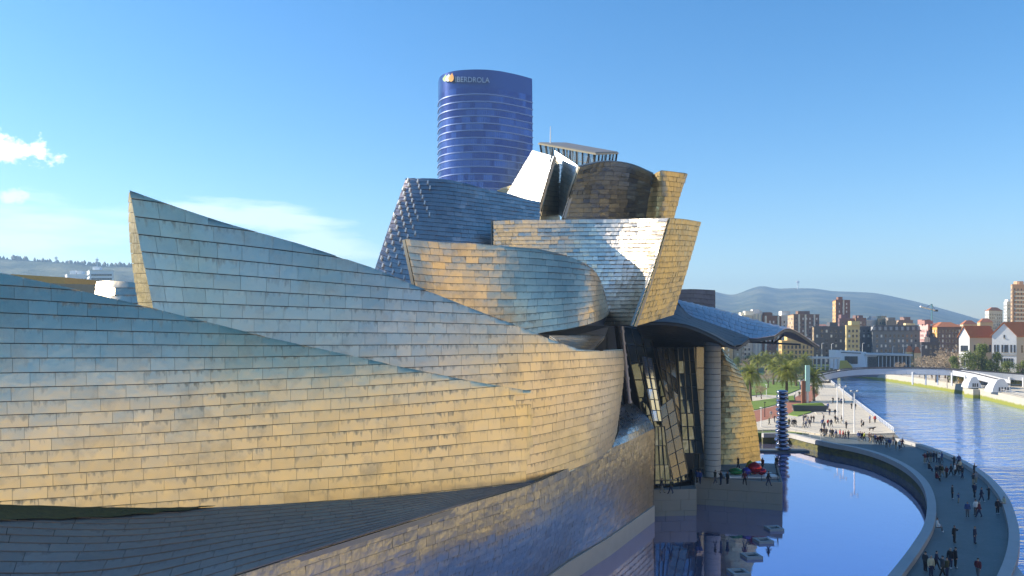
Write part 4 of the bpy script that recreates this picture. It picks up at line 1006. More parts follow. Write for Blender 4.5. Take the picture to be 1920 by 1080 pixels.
building('apartment_block', 'white apartment block with balconies below the canopy edge', 1386, 1391, 1411, 592, 540, 560, 544, (0.55, 0.52, 0.44), group=G, balc=(0.1, 0.6), light=0.3)
building('apartment_block', 'tall pale grey block showing above and below the canopy', 1408, 1412, 1429, 589, 545, 565, 549, (0.5, 0.49, 0.47), group=G, light=0.5, strip=(0.3, 0.7))
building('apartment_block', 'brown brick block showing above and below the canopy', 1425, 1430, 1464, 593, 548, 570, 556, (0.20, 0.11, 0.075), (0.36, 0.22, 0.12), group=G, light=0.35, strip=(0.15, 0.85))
building('apartment_block', 'thin white block right of the brown brick block', 1462, 1465, 1476, 592, 560, 575, 562, (0.6, 0.58, 0.55), group=G)
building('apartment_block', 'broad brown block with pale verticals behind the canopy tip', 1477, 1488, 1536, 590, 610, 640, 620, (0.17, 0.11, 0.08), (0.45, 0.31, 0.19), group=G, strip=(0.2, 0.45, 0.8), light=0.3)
building('hotel', 'ornate cream building with arched windows below the canopy tip', 1460, 1466, 1526, 640, 470, 480, 476, (0.55, 0.38, 0.16), (0.6, 0.4, 0.15), sx=2.6, sz=3.0, ww=1.2, wh=1.9, light=0.15, skip=0)
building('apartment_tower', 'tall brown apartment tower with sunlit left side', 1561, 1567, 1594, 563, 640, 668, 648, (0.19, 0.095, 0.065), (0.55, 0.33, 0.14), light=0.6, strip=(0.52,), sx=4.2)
building('apartment_block', 'low purple brown block beside the tall brown tower', 1571, 1574, 1601, 598, 600, 612, 604, (0.17, 0.10, 0.10), group=G, light=0.2)
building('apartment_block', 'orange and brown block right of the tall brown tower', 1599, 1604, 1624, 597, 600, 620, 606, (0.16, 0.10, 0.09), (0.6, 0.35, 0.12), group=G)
building('apartment_block', 'long dark navy block with small white windows', 1523, 1526, 1634, 613, 500, 512, 514, (0.085, 0.085, 0.095), (0.3, 0.22, 0.13), group=G, light=0.4, sx=3.6, skip=0.25)
building('apartment_block', 'sunlit patch on the dark navy block, built as a cream front', 1585, 1587, 1612, 611, 492, 496, 494, (0.52, 0.42, 0.2), group=G, sx=2.6, light=0.1)  # sunlight on the navy front, painted as an added cream block
building('apartment_block', 'slate grey block with a row of dormers', 1634, 1636, 1725, 621, 500, 514, 512, (0.14, 0.155, 0.17), group=G, roof='mansard', light=0.35)
building('apartment_block', 'white terrace block in the row behind the dormers', 1622, 1625, 1643, 601, 640, 655, 645, (0.55, 0.53, 0.5), group=G, light=0.2)
building('apartment_block', 'tan terrace block in the row behind the dormers', 1643, 1646, 1660, 599, 640, 655, 645, (0.42, 0.33, 0.2), group=G, light=0.2)
building('apartment_block', 'grey brown terrace block in the row behind the dormers', 1659, 1662, 1681, 602, 630, 645, 636, (0.2, 0.18, 0.16), group=G)
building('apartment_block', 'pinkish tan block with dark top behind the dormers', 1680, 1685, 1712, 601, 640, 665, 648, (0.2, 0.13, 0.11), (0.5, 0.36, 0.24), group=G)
building('apartment_block', 'low cream block behind the right end of the dormers', 1690, 1694, 1726, 613, 560, 575, 566, (0.5, 0.42, 0.25), group=G)
building('apartment_block', 'pink rendered block left of the orange block', 1725, 1740, 1744, 609, 520, 548, 521, (0.3, 0.16, 0.14), (0.6, 0.36, 0.34), group=G, light=0.1)
building('apartment_block', 'brown block with sunlit orange side and tiled roof', 1740, 1757, 1803, 613, 500, 540, 512, (0.13, 0.085, 0.075), (0.72, 0.36, 0.09), group=G, roof='hip', light=0.3)
building('apartment_block', 'low dark block below the brown tiled block', 1725, 1728, 1762, 643, 470, 478, 474, (0.07, 0.06, 0.06), group=G, light=0.3)
building('apartment_block', 'low cream houses at the foot of the right hillside', 1800, 1806, 1832, 608, 640, 660, 648, (0.52, 0.44, 0.3), group=G, roof='hip')
building('apartment_block', 'tan house below the hillside flats', 1832, 1838, 1862, 604, 660, 680, 666, (0.5, 0.38, 0.22), group=G, roof='hip')
building('hillside_flats', 'white flats with dark roof on the right hillside', 1847, 1854, 1880, 582, 720, 745, 735, (0.5, 0.5, 0.48), (0.62, 0.6, 0.55), roof='hip', z0=18, light=0.1)
building('hillside_flats', 'taller white flats on the right hillside beside the tan tower', 1882, 1888, 1899, 566, 780, 800, 785, (0.55, 0.55, 0.53), z0=25, light=0.1)
tt = building('apartment_tower', 'tall tan tower with stacked balconies at the right edge', 1895, 1898, 1932, 534, 600, 612, 606, (0.42, 0.26, 0.15), (0.5, 0.33, 0.2), balc=(0.12, 0.72), light=0.1)
# left: white hospital blocks
building('office_block', 'low white block with dark vertical slots on the left skyline', 122, 126, 166, 515, 640, 650, 640, (0.6, 0.62, 0.66), sx=2.4, wh=2.2, ww=1.1, light=0)
building('office_block', 'taller white block with window bands on the left skyline', 163, 168, 213, 507, 620, 640, 620, (0.58, 0.62, 0.7), sx=2.0, ww=1.9, wh=1.3, light=0)
# a scatter of town roofs below the mountain, too small to tell apart
rs = random.Random(3); mb = MB()
for k in range(260):
    d = rs.uniform(760, 1700); px = rs.uniform(1380, 1900); x = (px-960)/F*d; h = rs.uniform(6, 22); w_ = rs.uniform(7, 16); z = 4+max(0, (d-900)*0.018)
    mb.box(x-w_, x+w_, d-6, d+6, 0, z+h, rs.choice((0, 0, 1, 2, 3))); 
    if rs.random() < 0.6: mb.hexa([(x-w_*1.05, d-6.3, z+h+0.02), (x+w_*1.05, d-6.3, z+h+0.02), (x+w_*1.05, d+6.3, z+h+0.02), (x-w_*1.05, d+6.3, z+h+0.02)], [(x-w_, d-0.5, z+h+2.6), (x+w_, d-0.5, z+h+2.6), (x+w_, d+0.5, z+h+2.6), (x-w_, d+0.5, z+h+2.6)], 4)
o = mb.build('distant_town', [wallmat((0.5, 0.46, 0.38)), wallmat((0.36, 0.3, 0.24)), wallmat((0.6, 0.58, 0.54)), wallmat((0.2, 0.16, 0.14)), M['tile_roof']]); tag(o, 'distant town roofs massed below the mountain', 'town', kind='stuff')

# white modern building beside the river with a glass pavilion
def prism_px(name, pts, d, th, mat, parent, slant=0.13):
    mb = MB(); q = [P(x, y, d-(x-(1595 if d > 416 else 1665))*slant) for x, y in pts]; mb.hexa([v for v in q], [v+Vector((th*0.15, th, 0)) for v in q]); return mb.build(name, mat, parent)
lib = empty('library_annex', P(1595, 690, 420)); tag(lib, 'white low building with a big square window beside the footbridge', 'building'); lib.location = (0, 0, 0)
prism_px('wall', [(1568, 657), (1624, 660), (1624, 696), (1568, 692)], 420, 16, M['white_paint'], lib)
prism_px('window', [(1584, 668), (1608, 668), (1608, 682), (1596, 682), (1584, 676)], 419.6, 0.5, M['win_dark'], lib)
prism_px('window', [(1577, 660), (1614, 661.5), (1614, 663), (1577, 661.5)], 419.6, 0.5, M['win_dark'], lib)
M['yellow_wall'] = simple('yellow_wall', (0.62, 0.46, 0.08), 0.7)
prism_px('stair_wall', [(1576, 676), (1588, 676), (1598, 688), (1598, 692), (1574, 692)], 419, 0.9, M['yellow_wall'], lib)
gp = empty('glass_pavilion'); tag(gp, 'long low glass pavilion with flat white roof beside the white building', 'building')
prism_px('wall', [(1623, 664), (1644, 665), (1644, 696), (1623, 696)], 410, 14, M['white_paint'], gp)
prism_px('roof', [(1623, 662.5), (1712, 664.5), (1712, 667.5), (1623, 666)], 408, 18, M['frame_grey'], gp)
prism_px('glazing', [(1645, 667), (1708, 668), (1708, 696), (1645, 696)], 412, 12, M['win_dark'], gp)
for k in range(11):
    x = 1627+k*1.6 if k < 10 else 1643; prism_px('fin', [(x, 669), (x+0.7, 669), (x+0.7, 690), (x, 690)], 409.4, 0.5, M['win_dark'], gp)
for k in range(9):
    x = 1647+k*7.4; prism_px('column', [(x, 668), (x+1.2, 668), (x+1.2, 696), (x, 696)], 409.0, 0.6, M['frame_grey'], gp)
shed = empty('bridge_pavilion'); tag(shed, 'long flat roof on columns left of the white building', 'shelter')
prism_px('roof', [(1512, 669.5), (1576, 670), (1576, 673), (1512, 673)], 400, 10, M['stone'], shed, 0)
for k in range(8): x = 1515+k*8; prism_px('column', [(x, 673), (x+1.5, 673), (x+1.5, 694), (x, 694)], 399.6, 1, M['stone'], shed, 0)
for k, (x0, x1, yt) in enumerate(((1697, 1712, 655), (1711, 1727, 657))):
    c_ = building('cottage', ('small cream cottage with orange roof, left of two by the pavilion', 'small cream cottage with orange roof, right of two by the pavilion')[k], x0, x0+3, x1, yt+5, 430, 436, 432, (0.6, 0.48, 0.28), roof='hip', group='cottages', cat='house', light=0)

# white gabled buildings on the right bank
def gabled(label, gx0, gxm, gx1, yeave, ypeak, ybase, d, sx1, sdepth, wall, sidec, wins, side_w):
    """gable front from gx0 to gx1 (peak at gxm), side wall running back to sx1 at depth sdepth"""
    o = empty('gabled_hall', P(gx0, ybase, d)); o.location = (0, 0, 0); tag(o, label, 'building')
    a, b_ = P(gx0, yeave, d+3), P(gx1, yeave, d); pk = (a+b_)/2; pk.z = CZ-(ypeak-HY)/F*d; zb = 3.4
    ze = a.z; b_.z = ze
    s = P(sx1, 0, sdepth); run = Vector((s.x-b_.x, s.y-b_.y, 0)); n = (b_-a).cross(Vector((0, 0, 1))).normalized(); n.z = 0
    mb = MB(); f = [Vector((a.x, a.y, zb)), Vector((b_.x, b_.y, zb)), b_, pk, a]
    mb.hexa(f, [v+run for v in f]); 
    w_ = mb.build('walls', [wallmat(wall), wallmat(sidec)], o)
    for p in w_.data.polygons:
        if abs(p.normal.dot(run.normalized())) < 0.3 and abs(p.normal.z) < 0.2: p.material_index = 1  # side walls: their shade is put into a darker wall colour
    for u, v, ex in ((a, pk, -1), (b_, pk, 1)):
        dr_ = (u-v).normalized(); e_ = u+dr_*0.9; up = Vector((0, 0, 0.08)); fo = -run.normalized()*0.5
        q = [e_+fo, v+fo+Vector((0, 0, 0.1)), v+run+Vector((0, 0, 0.1)), e_+run]
        mb = MB(); mb.hexa([p+up for p in q], [p+up+Vector((0, 0, 0.35)) for p in q]); mb.build('roof_slope', M['tile_roof'], o)
    nn = n if n.dot(Vector((0, 0, 0))-a) > 0 else -n
    for (fx, z0_, ww_, hh_) in wins:
        p = a.lerp(b_, fx); p.z = zb+z0_; t_ = (b_-a); t_.z = 0; t_.normalize(); q = [p-t_*ww_/2-nn*0.3, p+t_*ww_/2-nn*0.3, p+t_*ww_/2+nn*0.08, p-t_*ww_/2+nn*0.08]
        mb = MB(); mb.hexa(q, [v+Vector((0, 0, hh_)) for v in q]); wi = mb.build('window', M['win_dark'], o)
        q = [p-t_*(ww_/2+0.15)-nn*0.2-Vector((0, 0, 0.2)), p+t_*(ww_/2+0.15)-nn*0.2-Vector((0, 0, 0.2)), p+t_*(ww_/2+0.15)+nn*0.25-Vector((0, 0, 0.2)), p-t_*(ww_/2+0.15)+nn*0.25-Vector((0, 0, 0.2))]
        mb = MB(); mb.hexa(q, [v+Vector((0, 0, 0.19)) for v in q]); mb.build('sill', wallmat(sidec), wi)
    rn = run.normalized(); sn = Vector((rn.y, -rn.x, 0)); 
    if sn.dot(Vector((0, 0, 0))-b_) < 0: sn = -sn
    for (f_, z0_, ww_, hh_) in side_w:
        p = b_+run*f_; p.z = zb+z0_; q = [p-rn*ww_/2-sn*0.3, p+rn*ww_/2-sn*0.3, p+rn*ww_/2+sn*0.08, p-rn*ww_/2+sn*0.08]
        mb = MB(); mb.hexa(q, [v+Vector((0, 0, hh_)) for v in q]); mb.build('window', M['win_dark'], o)
    for z_ in (11.2,):
        q = [a+nn*0.02, b_+nn*0.02, b_+nn*0.22, a+nn*0.22]; mb = MB(); mb.hexa([(v.x, v.y, zb+z_) for v in q], [(v.x, v.y, zb+z_+0.3) for v in q]); mb.build('string_course', wallmat(sidec), o)
    return o
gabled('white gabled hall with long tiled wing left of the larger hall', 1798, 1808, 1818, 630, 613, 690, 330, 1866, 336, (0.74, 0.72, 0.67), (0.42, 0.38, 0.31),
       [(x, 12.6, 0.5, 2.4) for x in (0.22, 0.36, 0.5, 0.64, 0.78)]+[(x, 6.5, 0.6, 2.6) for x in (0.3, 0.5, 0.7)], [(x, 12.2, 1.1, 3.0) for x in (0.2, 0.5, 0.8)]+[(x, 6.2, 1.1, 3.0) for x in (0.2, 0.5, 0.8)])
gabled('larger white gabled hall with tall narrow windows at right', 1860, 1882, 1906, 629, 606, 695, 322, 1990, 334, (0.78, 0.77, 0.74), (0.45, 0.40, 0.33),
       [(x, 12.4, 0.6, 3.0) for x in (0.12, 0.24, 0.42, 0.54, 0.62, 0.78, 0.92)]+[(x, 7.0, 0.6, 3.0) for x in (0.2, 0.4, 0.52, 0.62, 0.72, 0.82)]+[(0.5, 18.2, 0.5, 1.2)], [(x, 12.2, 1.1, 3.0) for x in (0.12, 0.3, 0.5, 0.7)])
# ochre garden wall in front of the halls
mb = MB(); a, b_ = P(1798, 0, 322), P(1990, 0, 308); a.z = b_.z = 3.5; q = [a, b_, b_+Vector((0, 1, 0)), a+Vector((0, 1, 0))]; mb.hexa(q, [v+Vector((0, 0, 4.6)) for v in q])
tag(mb.build('garden_wall', wallmat((0.55, 0.36, 0.1))), 'ochre garden wall in front of the white halls', 'wall')

# tower crane
crane = empty('tower_crane', P(1747, 620, 700)); crane.location.z = 3.4; tag(crane, 'tower crane with pale jib above the orange block', 'crane')
z_ = lambda y: CZ-(y-HY)/F*700-3.4
mb = MB(); mb.tube([(0, 0, 0), (0, 0, z_(570))], 0.8, 4); mb.build('crane_mast', simple('crane_blue', (0.08, 0.2, 0.26), 0.5), crane)
mb = MB(); k_ = 700/F; mb.tube([((1719-1747)*k_, -6, z_(575)), (0, 0, z_(580))], 0.75, 4); mb.build('jib', M['white_paint'], crane)
mb = MB(); mb.tube([(0, 0, z_(580)), (12*k_, 3, z_(582))], 0.75, 4); mb.build('counter_jib', M['white_paint'], crane)
mb = MB(); mb.box(9*k_, 13*k_, 1, 4, z_(584), z_(580.5)); mb.build('counterweight', M['dark_steel'], crane)
mb = MB(); mb.tube([(0, 0, z_(570)), (-14*k_, -3, z_(577.5))], 0.2, 4); mb.tube([(0, 0, z_(570)), (10*k_, 3, z_(581.5))], 0.2, 4); mb.build('tie_rod', M['dark_steel'], crane)
# masts on the hills
for (x, y0, y1, d, r, lab) in ((1496, 543, 524, 4150, 4, 'thin transmitter mast on the right mountain ridge'), (105, 494, 480, 1880, 1.6, 'squat mast with a round head on the left hill'), (182, 500, 483, 1880, 1.5, 'slim mast on the left hill right of the squat one')):
    b_ = P(x, y0+4, d); tpz = P(x, y1, d); m_ = empty('transmitter_mast', b_); tag(m_, lab, 'mast')
    h = tpz.z-b_.z; mb = MB(); mb.tube([(0, 0, -20), (0, 0, h*0.6), (0, 0, h)], [r, r*0.7, r*0.3], 5); mb.build('pole', M['frame_grey'], m_)
    mb = MB(); mb.ring([(r*1.2, h*0.72), (r*2.2, h*0.75), (r*2.2, h*0.85), (r, h*0.88)], 8); mb.build('aerial_drum', M['frame_grey'], m_)

# ------------------------------------------------------------------ footbridge
fb = empty('footbridge'); tag(fb, 'pale footbridge with panelled sides forking over the river', 'footbridge')
M['fb_panel'] = simple('bridge_panel', (0.56, 0.57, 0.6), 0.45, 0.3, 0.08, 0.3)
M['fb_dark'] = simple('bridge_handrail', (0.05, 0.045, 0.05), 0.6)
def bridge_run(pts, hpx, wdt, sub=3):
    line = [P(*q) for q in pts]; a = np.array([tuple(v) for v in line]); q = cr(a, np.linspace(0, len(pts)-1, (len(pts)-1)*sub+1)); line = [Vector(v) for v in q]
    h = hpx/F*line[0].y
    for a, b_ in zip(line, line[1:]):
        t_ = (b_-a); t_.z = 0; t_.normalize(); n = Vector((-t_.y, t_.x, 0)); b2 = b_.lerp(a, 0.015)
        for side, nm in ((0, 'side_panel'), (1, 'side_panel')):
            o_ = n*wdt*side; mb = MB(); mb.hexa([a+o_-Vector((0, 0, h)), b2+o_-Vector((0, 0, h)), b2+o_+n*0.15-Vector((0, 0, h)), a+o_+n*0.15-Vector((0, 0, h))], [a+o_, b2+o_, b2+o_+n*0.15, a+o_+n*0.15]); mb.build(nm, M['fb_panel'], fb)
    mb = MB()
    for a, b_ in zip(line, line[1:]):
        t_ = (b_-a); t_.z = 0; t_.normalize(); n = Vector((-t_.y, t_.x, 0)); z = Vector((0, 0, -h*0.62))
        mb.hexa([a+n*0.2+z-Vector((0, 0, h*0.45)), b_+n*0.2+z-Vector((0, 0, h*0.45)), b_+n*(wdt-0.1)+z-Vector((0, 0, h*0.45)), a+n*(wdt-0.1)+z-Vector((0, 0, h*0.45))], [a+n*0.2+z, b_+n*0.2+z, b_+n*(wdt-0.1)+z, a+n*(wdt-0.1)+z])
    mb.build('deck', M['parapet'], fb)
    for side in (0, 1):
        mb = MB(); mb.tube([a+Vector((0, 0, 0.25))+Vector((0, wdt*side, 0)) for a in line], 0.2, 5); mb.build('handrail', M['fb_dark'], fb)
    return line
L1 = bridge_run([(1512, 716, 322), (1540, 705, 322), (1575, 697, 321), (1620, 692.5, 319), (1680, 691.5, 316), (1740, 692, 312), (1800, 694, 308), (1860, 698.5, 303), (1920, 703, 298), (1990, 708, 292)], 10, 7)
L2 = bridge_run([(1786, 694.5, 304.5), (1820, 700, 298), (1850, 707, 292), (1877, 713.5, 287)], 9, 5)
for x, yt, d in ((1716, 703, 312), (1741, 703, 311), (1763, 703, 310), (1790, 704, 306), (1815, 709, 298), (1838, 714, 294), (1866, 721, 289), (1899, 713, 298), (1925, 714, 296)):
    p = P(x, yt, d); mb = MB(); mb.tube([(p.x, p.y+2, 3.4), (p.x, p.y+2, p.z+1)], 0.32, 8); mb.build('support_post', M['white_paint'], fb)
mb = MB(); ar = [P(x, y, 324) for x, y in ((1535, 714), (1560, 707), (1590, 703), (1620, 702), (1650, 702.5))]; lo = [v+Vector((0, 3, -0.5)) for v in ar]
for a, b_, c, d in zip(ar, ar[1:], lo[1:], lo): mb.hexa([a, b_, c+Vector((0, 0, -0.6)), d+Vector((0, 0, -0.6))], [a+Vector((0, 6, 0)), b_+Vector((0, 6, 0)), c+Vector((0, 6, -0.6)), d+Vector((0, 6, -0.6))])
mb.build('arch_soffit', M['parapet'], fb)
# white sail pavilions on the right quay
def sail(px, py, d, w_, h, label):
    c = P(px, py, d); o = empty('sail_pavilion', (c.x, c.y, 3.66)); tag(o, label, 'pavilion', 'white pavilions on the quay')
    prof = [(-1, 0), (-0.86, 0.42), (-0.55, 0.86), (-0.2, 1.0), (0.15, 0.95), (0.5, 0.55), (0.8, 0.2), (1.0, 0)]
    mb = MB(); f = [Vector((x*w_, 0, z*h)) for x, z in prof]; mb.hexa(f, [v*1.0+Vector((1.5, 7, -v.z*0.25)) for v in f]); mb.build('shell', M['white_paint'], o)
    for k, x in enumerate((-0.3, -0.05, 0.25, 0.5)[:3 if w_ < 3 else 4]):
        mb = MB(); mb.box(x*w_-0.25, x*w_+0.25, -0.08, 0.2, 0.4, 1.7); mb.build('opening', M['win_dark'], o)
sail(1829, 731, 292, 2.8, 4.2, 'smaller white rounded pavilion on the right quay')
sail(1880, 742, 272, 3.6, 4.6, 'larger white rounded pavilion on the right quay')
M['tent_grey'] = simple('tent_grey', (0.2, 0.21, 0.22), 0.7)
o = empty('grey_tent', P(1852, 733, 300)); o.location.z = 3.66; tag(o, 'dark grey tent between the two white pavilions', 'tent')
mb = MB(); mb.hexa([(-2.6, -2, 0), (2.6, -2, 0), (2.6, 2, 0), (-2.6, 2, 0)], [(-0.4, -0.2, 4), (0.4, -0.2, 4), (0.4, 0.2, 4), (-0.4, 0.2, 4)]); mb.build('canvas', M['tent_grey'], o)
mb = MB(); mb.box(-0.5, 0.5, -2.1, -1.6, 0, 1.6); mb.build('flap', M['win_dark'], o)
# quay railing and stone landing on the right bank
qr = empty('quay_railing'); tag(qr, 'thin pale railing along the right quay', 'railing')
railing([Vector((p[0]+0.9, p[1]+0.3, 3.66)) for p in rb[2:6]], qr, post=6.0, mat='frame_grey', r=0.05)
mb = MB(); c = PZ(1829, 747, 0); mb.box(c.x-1.2, c.x+1.6, c.y-0.6, c.y+5, -1, 3.3); o = mb.build('landing_block', M['quay']); tag(o, 'square stone landing block jutting from the right quay wall', 'landing')
# ------------------------------------------------------------------ vegetation
def leafmat(name, a, b, trans=0.25):
    t = NT(name); f = t.noise(t.pos(), 1.1, 3, 0.6); t.p('Base Color', t.mix(f, a, b)); t.p('Roughness', 0.55); t.p('Specular IOR Level', 0.3)
    tr = t.n('ShaderNodeBsdfTranslucent'); t.set(tr.inputs[0], t.mix(f, tuple(min(1, c*1.6) for c in a), tuple(min(1, c*1.6) for c in b)))
    mx = t.n('ShaderNodeMixShader'); mx.inputs[0].default_value = trans; t.t.links.new(t.b.outputs[0], mx.inputs[1]); t.t.links.new(tr.outputs[0], mx.inputs[2])
    t.t.links.new(mx.outputs[0], t.t.nodes['Material Output'].inputs[0]); return t.m
M['palm_leaf'] = leafmat('palm_leaf', (0.13, 0.18, 0.03), (0.28, 0.26, 0.05), 0.35)
M['leaf'] = leafmat('broad_leaf', (0.06, 0.11, 0.018), (0.18, 0.2, 0.035))
M['bark'] = simple('bark', (0.13, 0.095, 0.065), 0.9, 0, 0.25, 3)
M['twig'] = simple('winter_twigs', (0.36, 0.28, 0.19), 0.9, 0, 0.25, 1.5)
def palm_meshes(seed, h=6.2, R_=4.0, nf=44):
    rs = random.Random(seed); tr = MB()
    tr.tube([(0, 0, 0), (0.05, 0, h*0.25), (0.1, 0.05, h*0.7), (0.08, 0.05, h*0.95), (0.08, 0.05, h+0.25)], [0.42, 0.32, 0.28, 0.36, 0.48], 8)
    cr_ = MB()
    for k in range(nf):
        az = 2.4*k+rs.uniform(-.2, .2); up = 1.25-1.75*(k/nf)+rs.uniform(-0.1, 0.1); L = R_*rs.uniform(0.9, 1.12)
        p = Vector((0.08, 0.05, h)); d_ = Vector((math.cos(az)*math.cos(up), math.sin(az)*math.cos(up), math.sin(up))); ns = 9; side = Vector((-math.sin(az), math.cos(az), 0))
        for s in range(ns):
            q = p+d_*(L/ns); wd = 0.75*math.sin(math.pi*min(1, (s+0.8)/ns*0.92+0.08))+0.06
            cr_.add([p-side*0.03, p+side*0.03, q+side*0.03, q-side*0.03], [(0, 1, 2, 3)])
            for sg in (-1, 1):
                for g in (0.15, 0.62):
                    b0 = p.lerp(q, g); tip = b0+side*sg*wd+d_*0.28-Vector((0, 0, wd*rs.uniform(0.15, 0.5)))
                    cr_.add([b0, b0+d_*0.2, tip], [(0, 1, 2)])
            p = q; d_ = (d_-Vector((0, 0, 0.17+0.02*s))).normalized()
    a, b_ = tr.mesh('palm_trunk'), cr_.mesh('palm_crown'); a.materials.append(M['bark']); b_.materials.append(M['palm_leaf']); return a, b_
def bare_meshes(seed, h=7.0, spread=0.75):
    rs = random.Random(seed); tr = MB(); tw = MB()
    def grow(p, d_, L, r, lev):
        q = p+d_*L; (tr if lev < 2 else tw).tube([p, p.lerp(q, 0.5)+Vector((rs.gauss(0, .05), rs.gauss(0, .05), 0))*L, q], [r, r*0.85, r*0.6], 5 if lev < 2 else 3, cap=False)
        if lev >= 6: return
        for k in range(rs.randint(2, 3) if lev else 4):
            nd = (d_+Vector((rs.gauss(0, spread), rs.gauss(0, spread), rs.gauss(0.12, 0.3)))).normalized(); grow(q.lerp(p, rs.uniform(0, 0.35)), nd, L*rs.uniform(0.6, 0.85), max(r*0.6, 0.028), lev+1)
    grow(Vector((0, 0, 0)), Vector((0, 0, 1)), h*0.26, h*0.026, 0)
    a, b_ = tr.mesh('bare_trunk'), tw.mesh('bare_crown'); a.materials.append(M['bark']); b_.materials.append(M['twig']); return a, b_
def broad_meshes(seed, h=8.0, w_=3.2, n=2600, leaf=0.34, conic=False):
    rs = random.Random(seed); tr = MB(); lf = MB(); tr.tube([(0, 0, 0), (0.1, 0, h*0.3), (0, 0.1, h*0.75)], [0.24, 0.18, 0.06], 7)
    cl_ = []
    for k in range(22):
        z = rs.uniform(0.12, 0.95)*h; rr = w_*(math.sin(math.pi*min(1, (z/h)*0.8+0.18))**0.7 if not conic else (1.1-z/h)); a = rs.uniform(0, 6.28); r_ = rr*rs.uniform(0.2, 0.85)
        cl_.append(Vector((math.cos(a)*r_, math.sin(a)*r_, z)))
        tr.tube([(0, 0, min(z*0.7, h*0.6)), tuple(cl_[-1])], [0.07, 0.02], 4, cap=False)
    for k in range(n):
        c = rs.choice(cl_); v = Vector((rs.gauss(0, 1), rs.gauss(0, 1), rs.gauss(0, 0.8))); v = v.normalized()*rs.uniform(0.5, 1.0)*w_*0.42; p = c+v
        if p.z < 0.3: continue
        x = Vector((rs.gauss(0, 1), rs.gauss(0, 1), rs.gauss(0, 1))).normalized(); y = x.cross(v.normalized()+Vector((0, 0, 0.3))).normalized(); s = leaf*rs.uniform(0.6, 1.3)
        lf.add([p-x*s*0.5, p+y*s*0.3, p+x*s*0.5, p-y*s*0.3], [(0, 1, 2, 3)])
    a, b_ = tr.mesh('leaf_trunk'), lf.mesh('leaf_crown'); a.materials.append(M['bark']); b_.materials.append(M['leaf']); return a, b_
PALM = [palm_meshes(1), palm_meshes(2), palm_meshes(5)]; BARE = [bare_meshes(3), bare_meshes(8), bare_meshes(12)]; BROAD = [broad_meshes(4), broad_meshes(9), broad_meshes(15, 8.0, 2.6, 2600, 0.34, True)]
def plant(kind, lib, px, py, z, scale, label, group, cat='tree', sz=1.0, d=None):
    p = P(px, py, d) if d else PZ(px, py, z); o = empty(kind, (p.x, p.y, z), random.uniform(0, 6.28)); o.scale = (scale, scale, scale*sz); tag(o, label, cat, group)
    a, b_ = lib; link('trunk', a, None, o); link('crown', b_, None, o); return o
# palms: (px, py of the foot, scale, label)
pg = 'palms in the riverside park'
for k, (x, y, s, lab) in enumerate(((1407, 752, 1.32, 'large palm left of the red path, nearest the museum'), (1475, 752, 1.42, 'large sunlit palm beside the red path, behind the dark column'),
        (1526, 752, 1.15, 'palm beside the tall sign panel'), (1450, 722, 1.2, 'palm left of the large sunlit one in the second row'), (1493, 725, 1.2, 'palm right of the large sunlit one in the second row'),
        (1420, 708, 1.3, 'leftmost palm in the back row under the canopy'), (1436, 704, 1.3, 'second palm from the left in the back row'), (1462, 706, 1.35, 'third palm from the left in the back row'), (1480, 703, 1.3, 'fourth palm from the left in the back row'), (1508, 706, 1.25, 'rightmost palm in the back row'))):
    plant('palm_tree', PALM[k % 3], x, y, 3.6, s, lab, pg)
bg_ = 'bare winter trees'
for k, (x, y, s, lab) in enumerate(((1374, 712, 1.5, 'bare tree under the canopy next to the golden shell'), (1388, 726, 1.3, 'bare tree left of the nearest palm'), (1440, 728, 1.3, 'bare bushy tree between the two large palms'), (1396, 704, 1.6, 'tall bare tree in the back of the park'),
        (1428, 748, 0.9, 'young bare tree on the lawn left of the dark column'), (1418, 745, 0.9, 'slim bare tree on the lawn beside the nearest palm'))):
    plant('bare_tree', BARE[k % 3], x, y, 3.6, s, lab, bg_)
for k, (x, y, d, s) in enumerate(((1735, 696, 345, 2.0), (1748, 696, 350, 2.3), (1760, 696, 340, 2.2), (1772, 696, 352, 2.6), (1784, 696, 345, 2.6), (1794, 696, 355, 2.9), (1724, 696, 360, 1.8), (1690, 694, 380, 1.4), (1778, 700, 325, 1.9), (1755, 700, 325, 1.8), (1790, 696, 332, 2.4))):
    o = plant('bare_tree', BARE[k % 3], x, y, 3.6, s, 'grey bare tree in the thicket left of the white gabled halls', 'thicket of bare trees on the right bank', d=d)
for k, (x, y, d, s, lib, lab) in enumerate(((1815, 704, 314, 1.55, 0, 'dense green tree at the left corner of the gabled wing'), (1841, 690, 316, 1.9, 2, 'tall green tree against the gabled wing'), (1856, 704, 312, 1.2, 1, 'broad green tree between the two gabled halls'),
        (1869, 690, 314, 1.5, 2, 'slim green tree left of the larger gabled hall'), (1890, 706, 306, 1.15, 0, 'round green tree in front of the larger gabled hall'), (1916, 700, 306, 1.2, 1, 'green tree cut off by the right edge'), (1788, 702, 320, 1.3, 2, 'small green tree beside the bare thicket'))):
    plant('green_tree', BROAD[lib], x, y, 3.6, s, lab, 'green trees in front of the halls', d=d)
for k, (x, y, s, lab) in enumerate(((1530, 742, 0.5, 'round bush beside the tall sign panel'), (1392, 742, 0.55, 'bush at the left of the lawn'), (1402, 738, 0.5, 'bush behind the nearest palm'), (1384, 700, 1.0, 'dark green tree in the back of the park'), (1405, 696, 1.0, 'dark green tree behind the back palms'), (1520, 700, 0.8, 'green tree by the long flat roof'))):
    plant('bush' if s < 0.7 else 'green_tree', BROAD[k % 2], x, y, 3.6, s, lab, None, cat='bush' if s < 0.7 else 'tree')
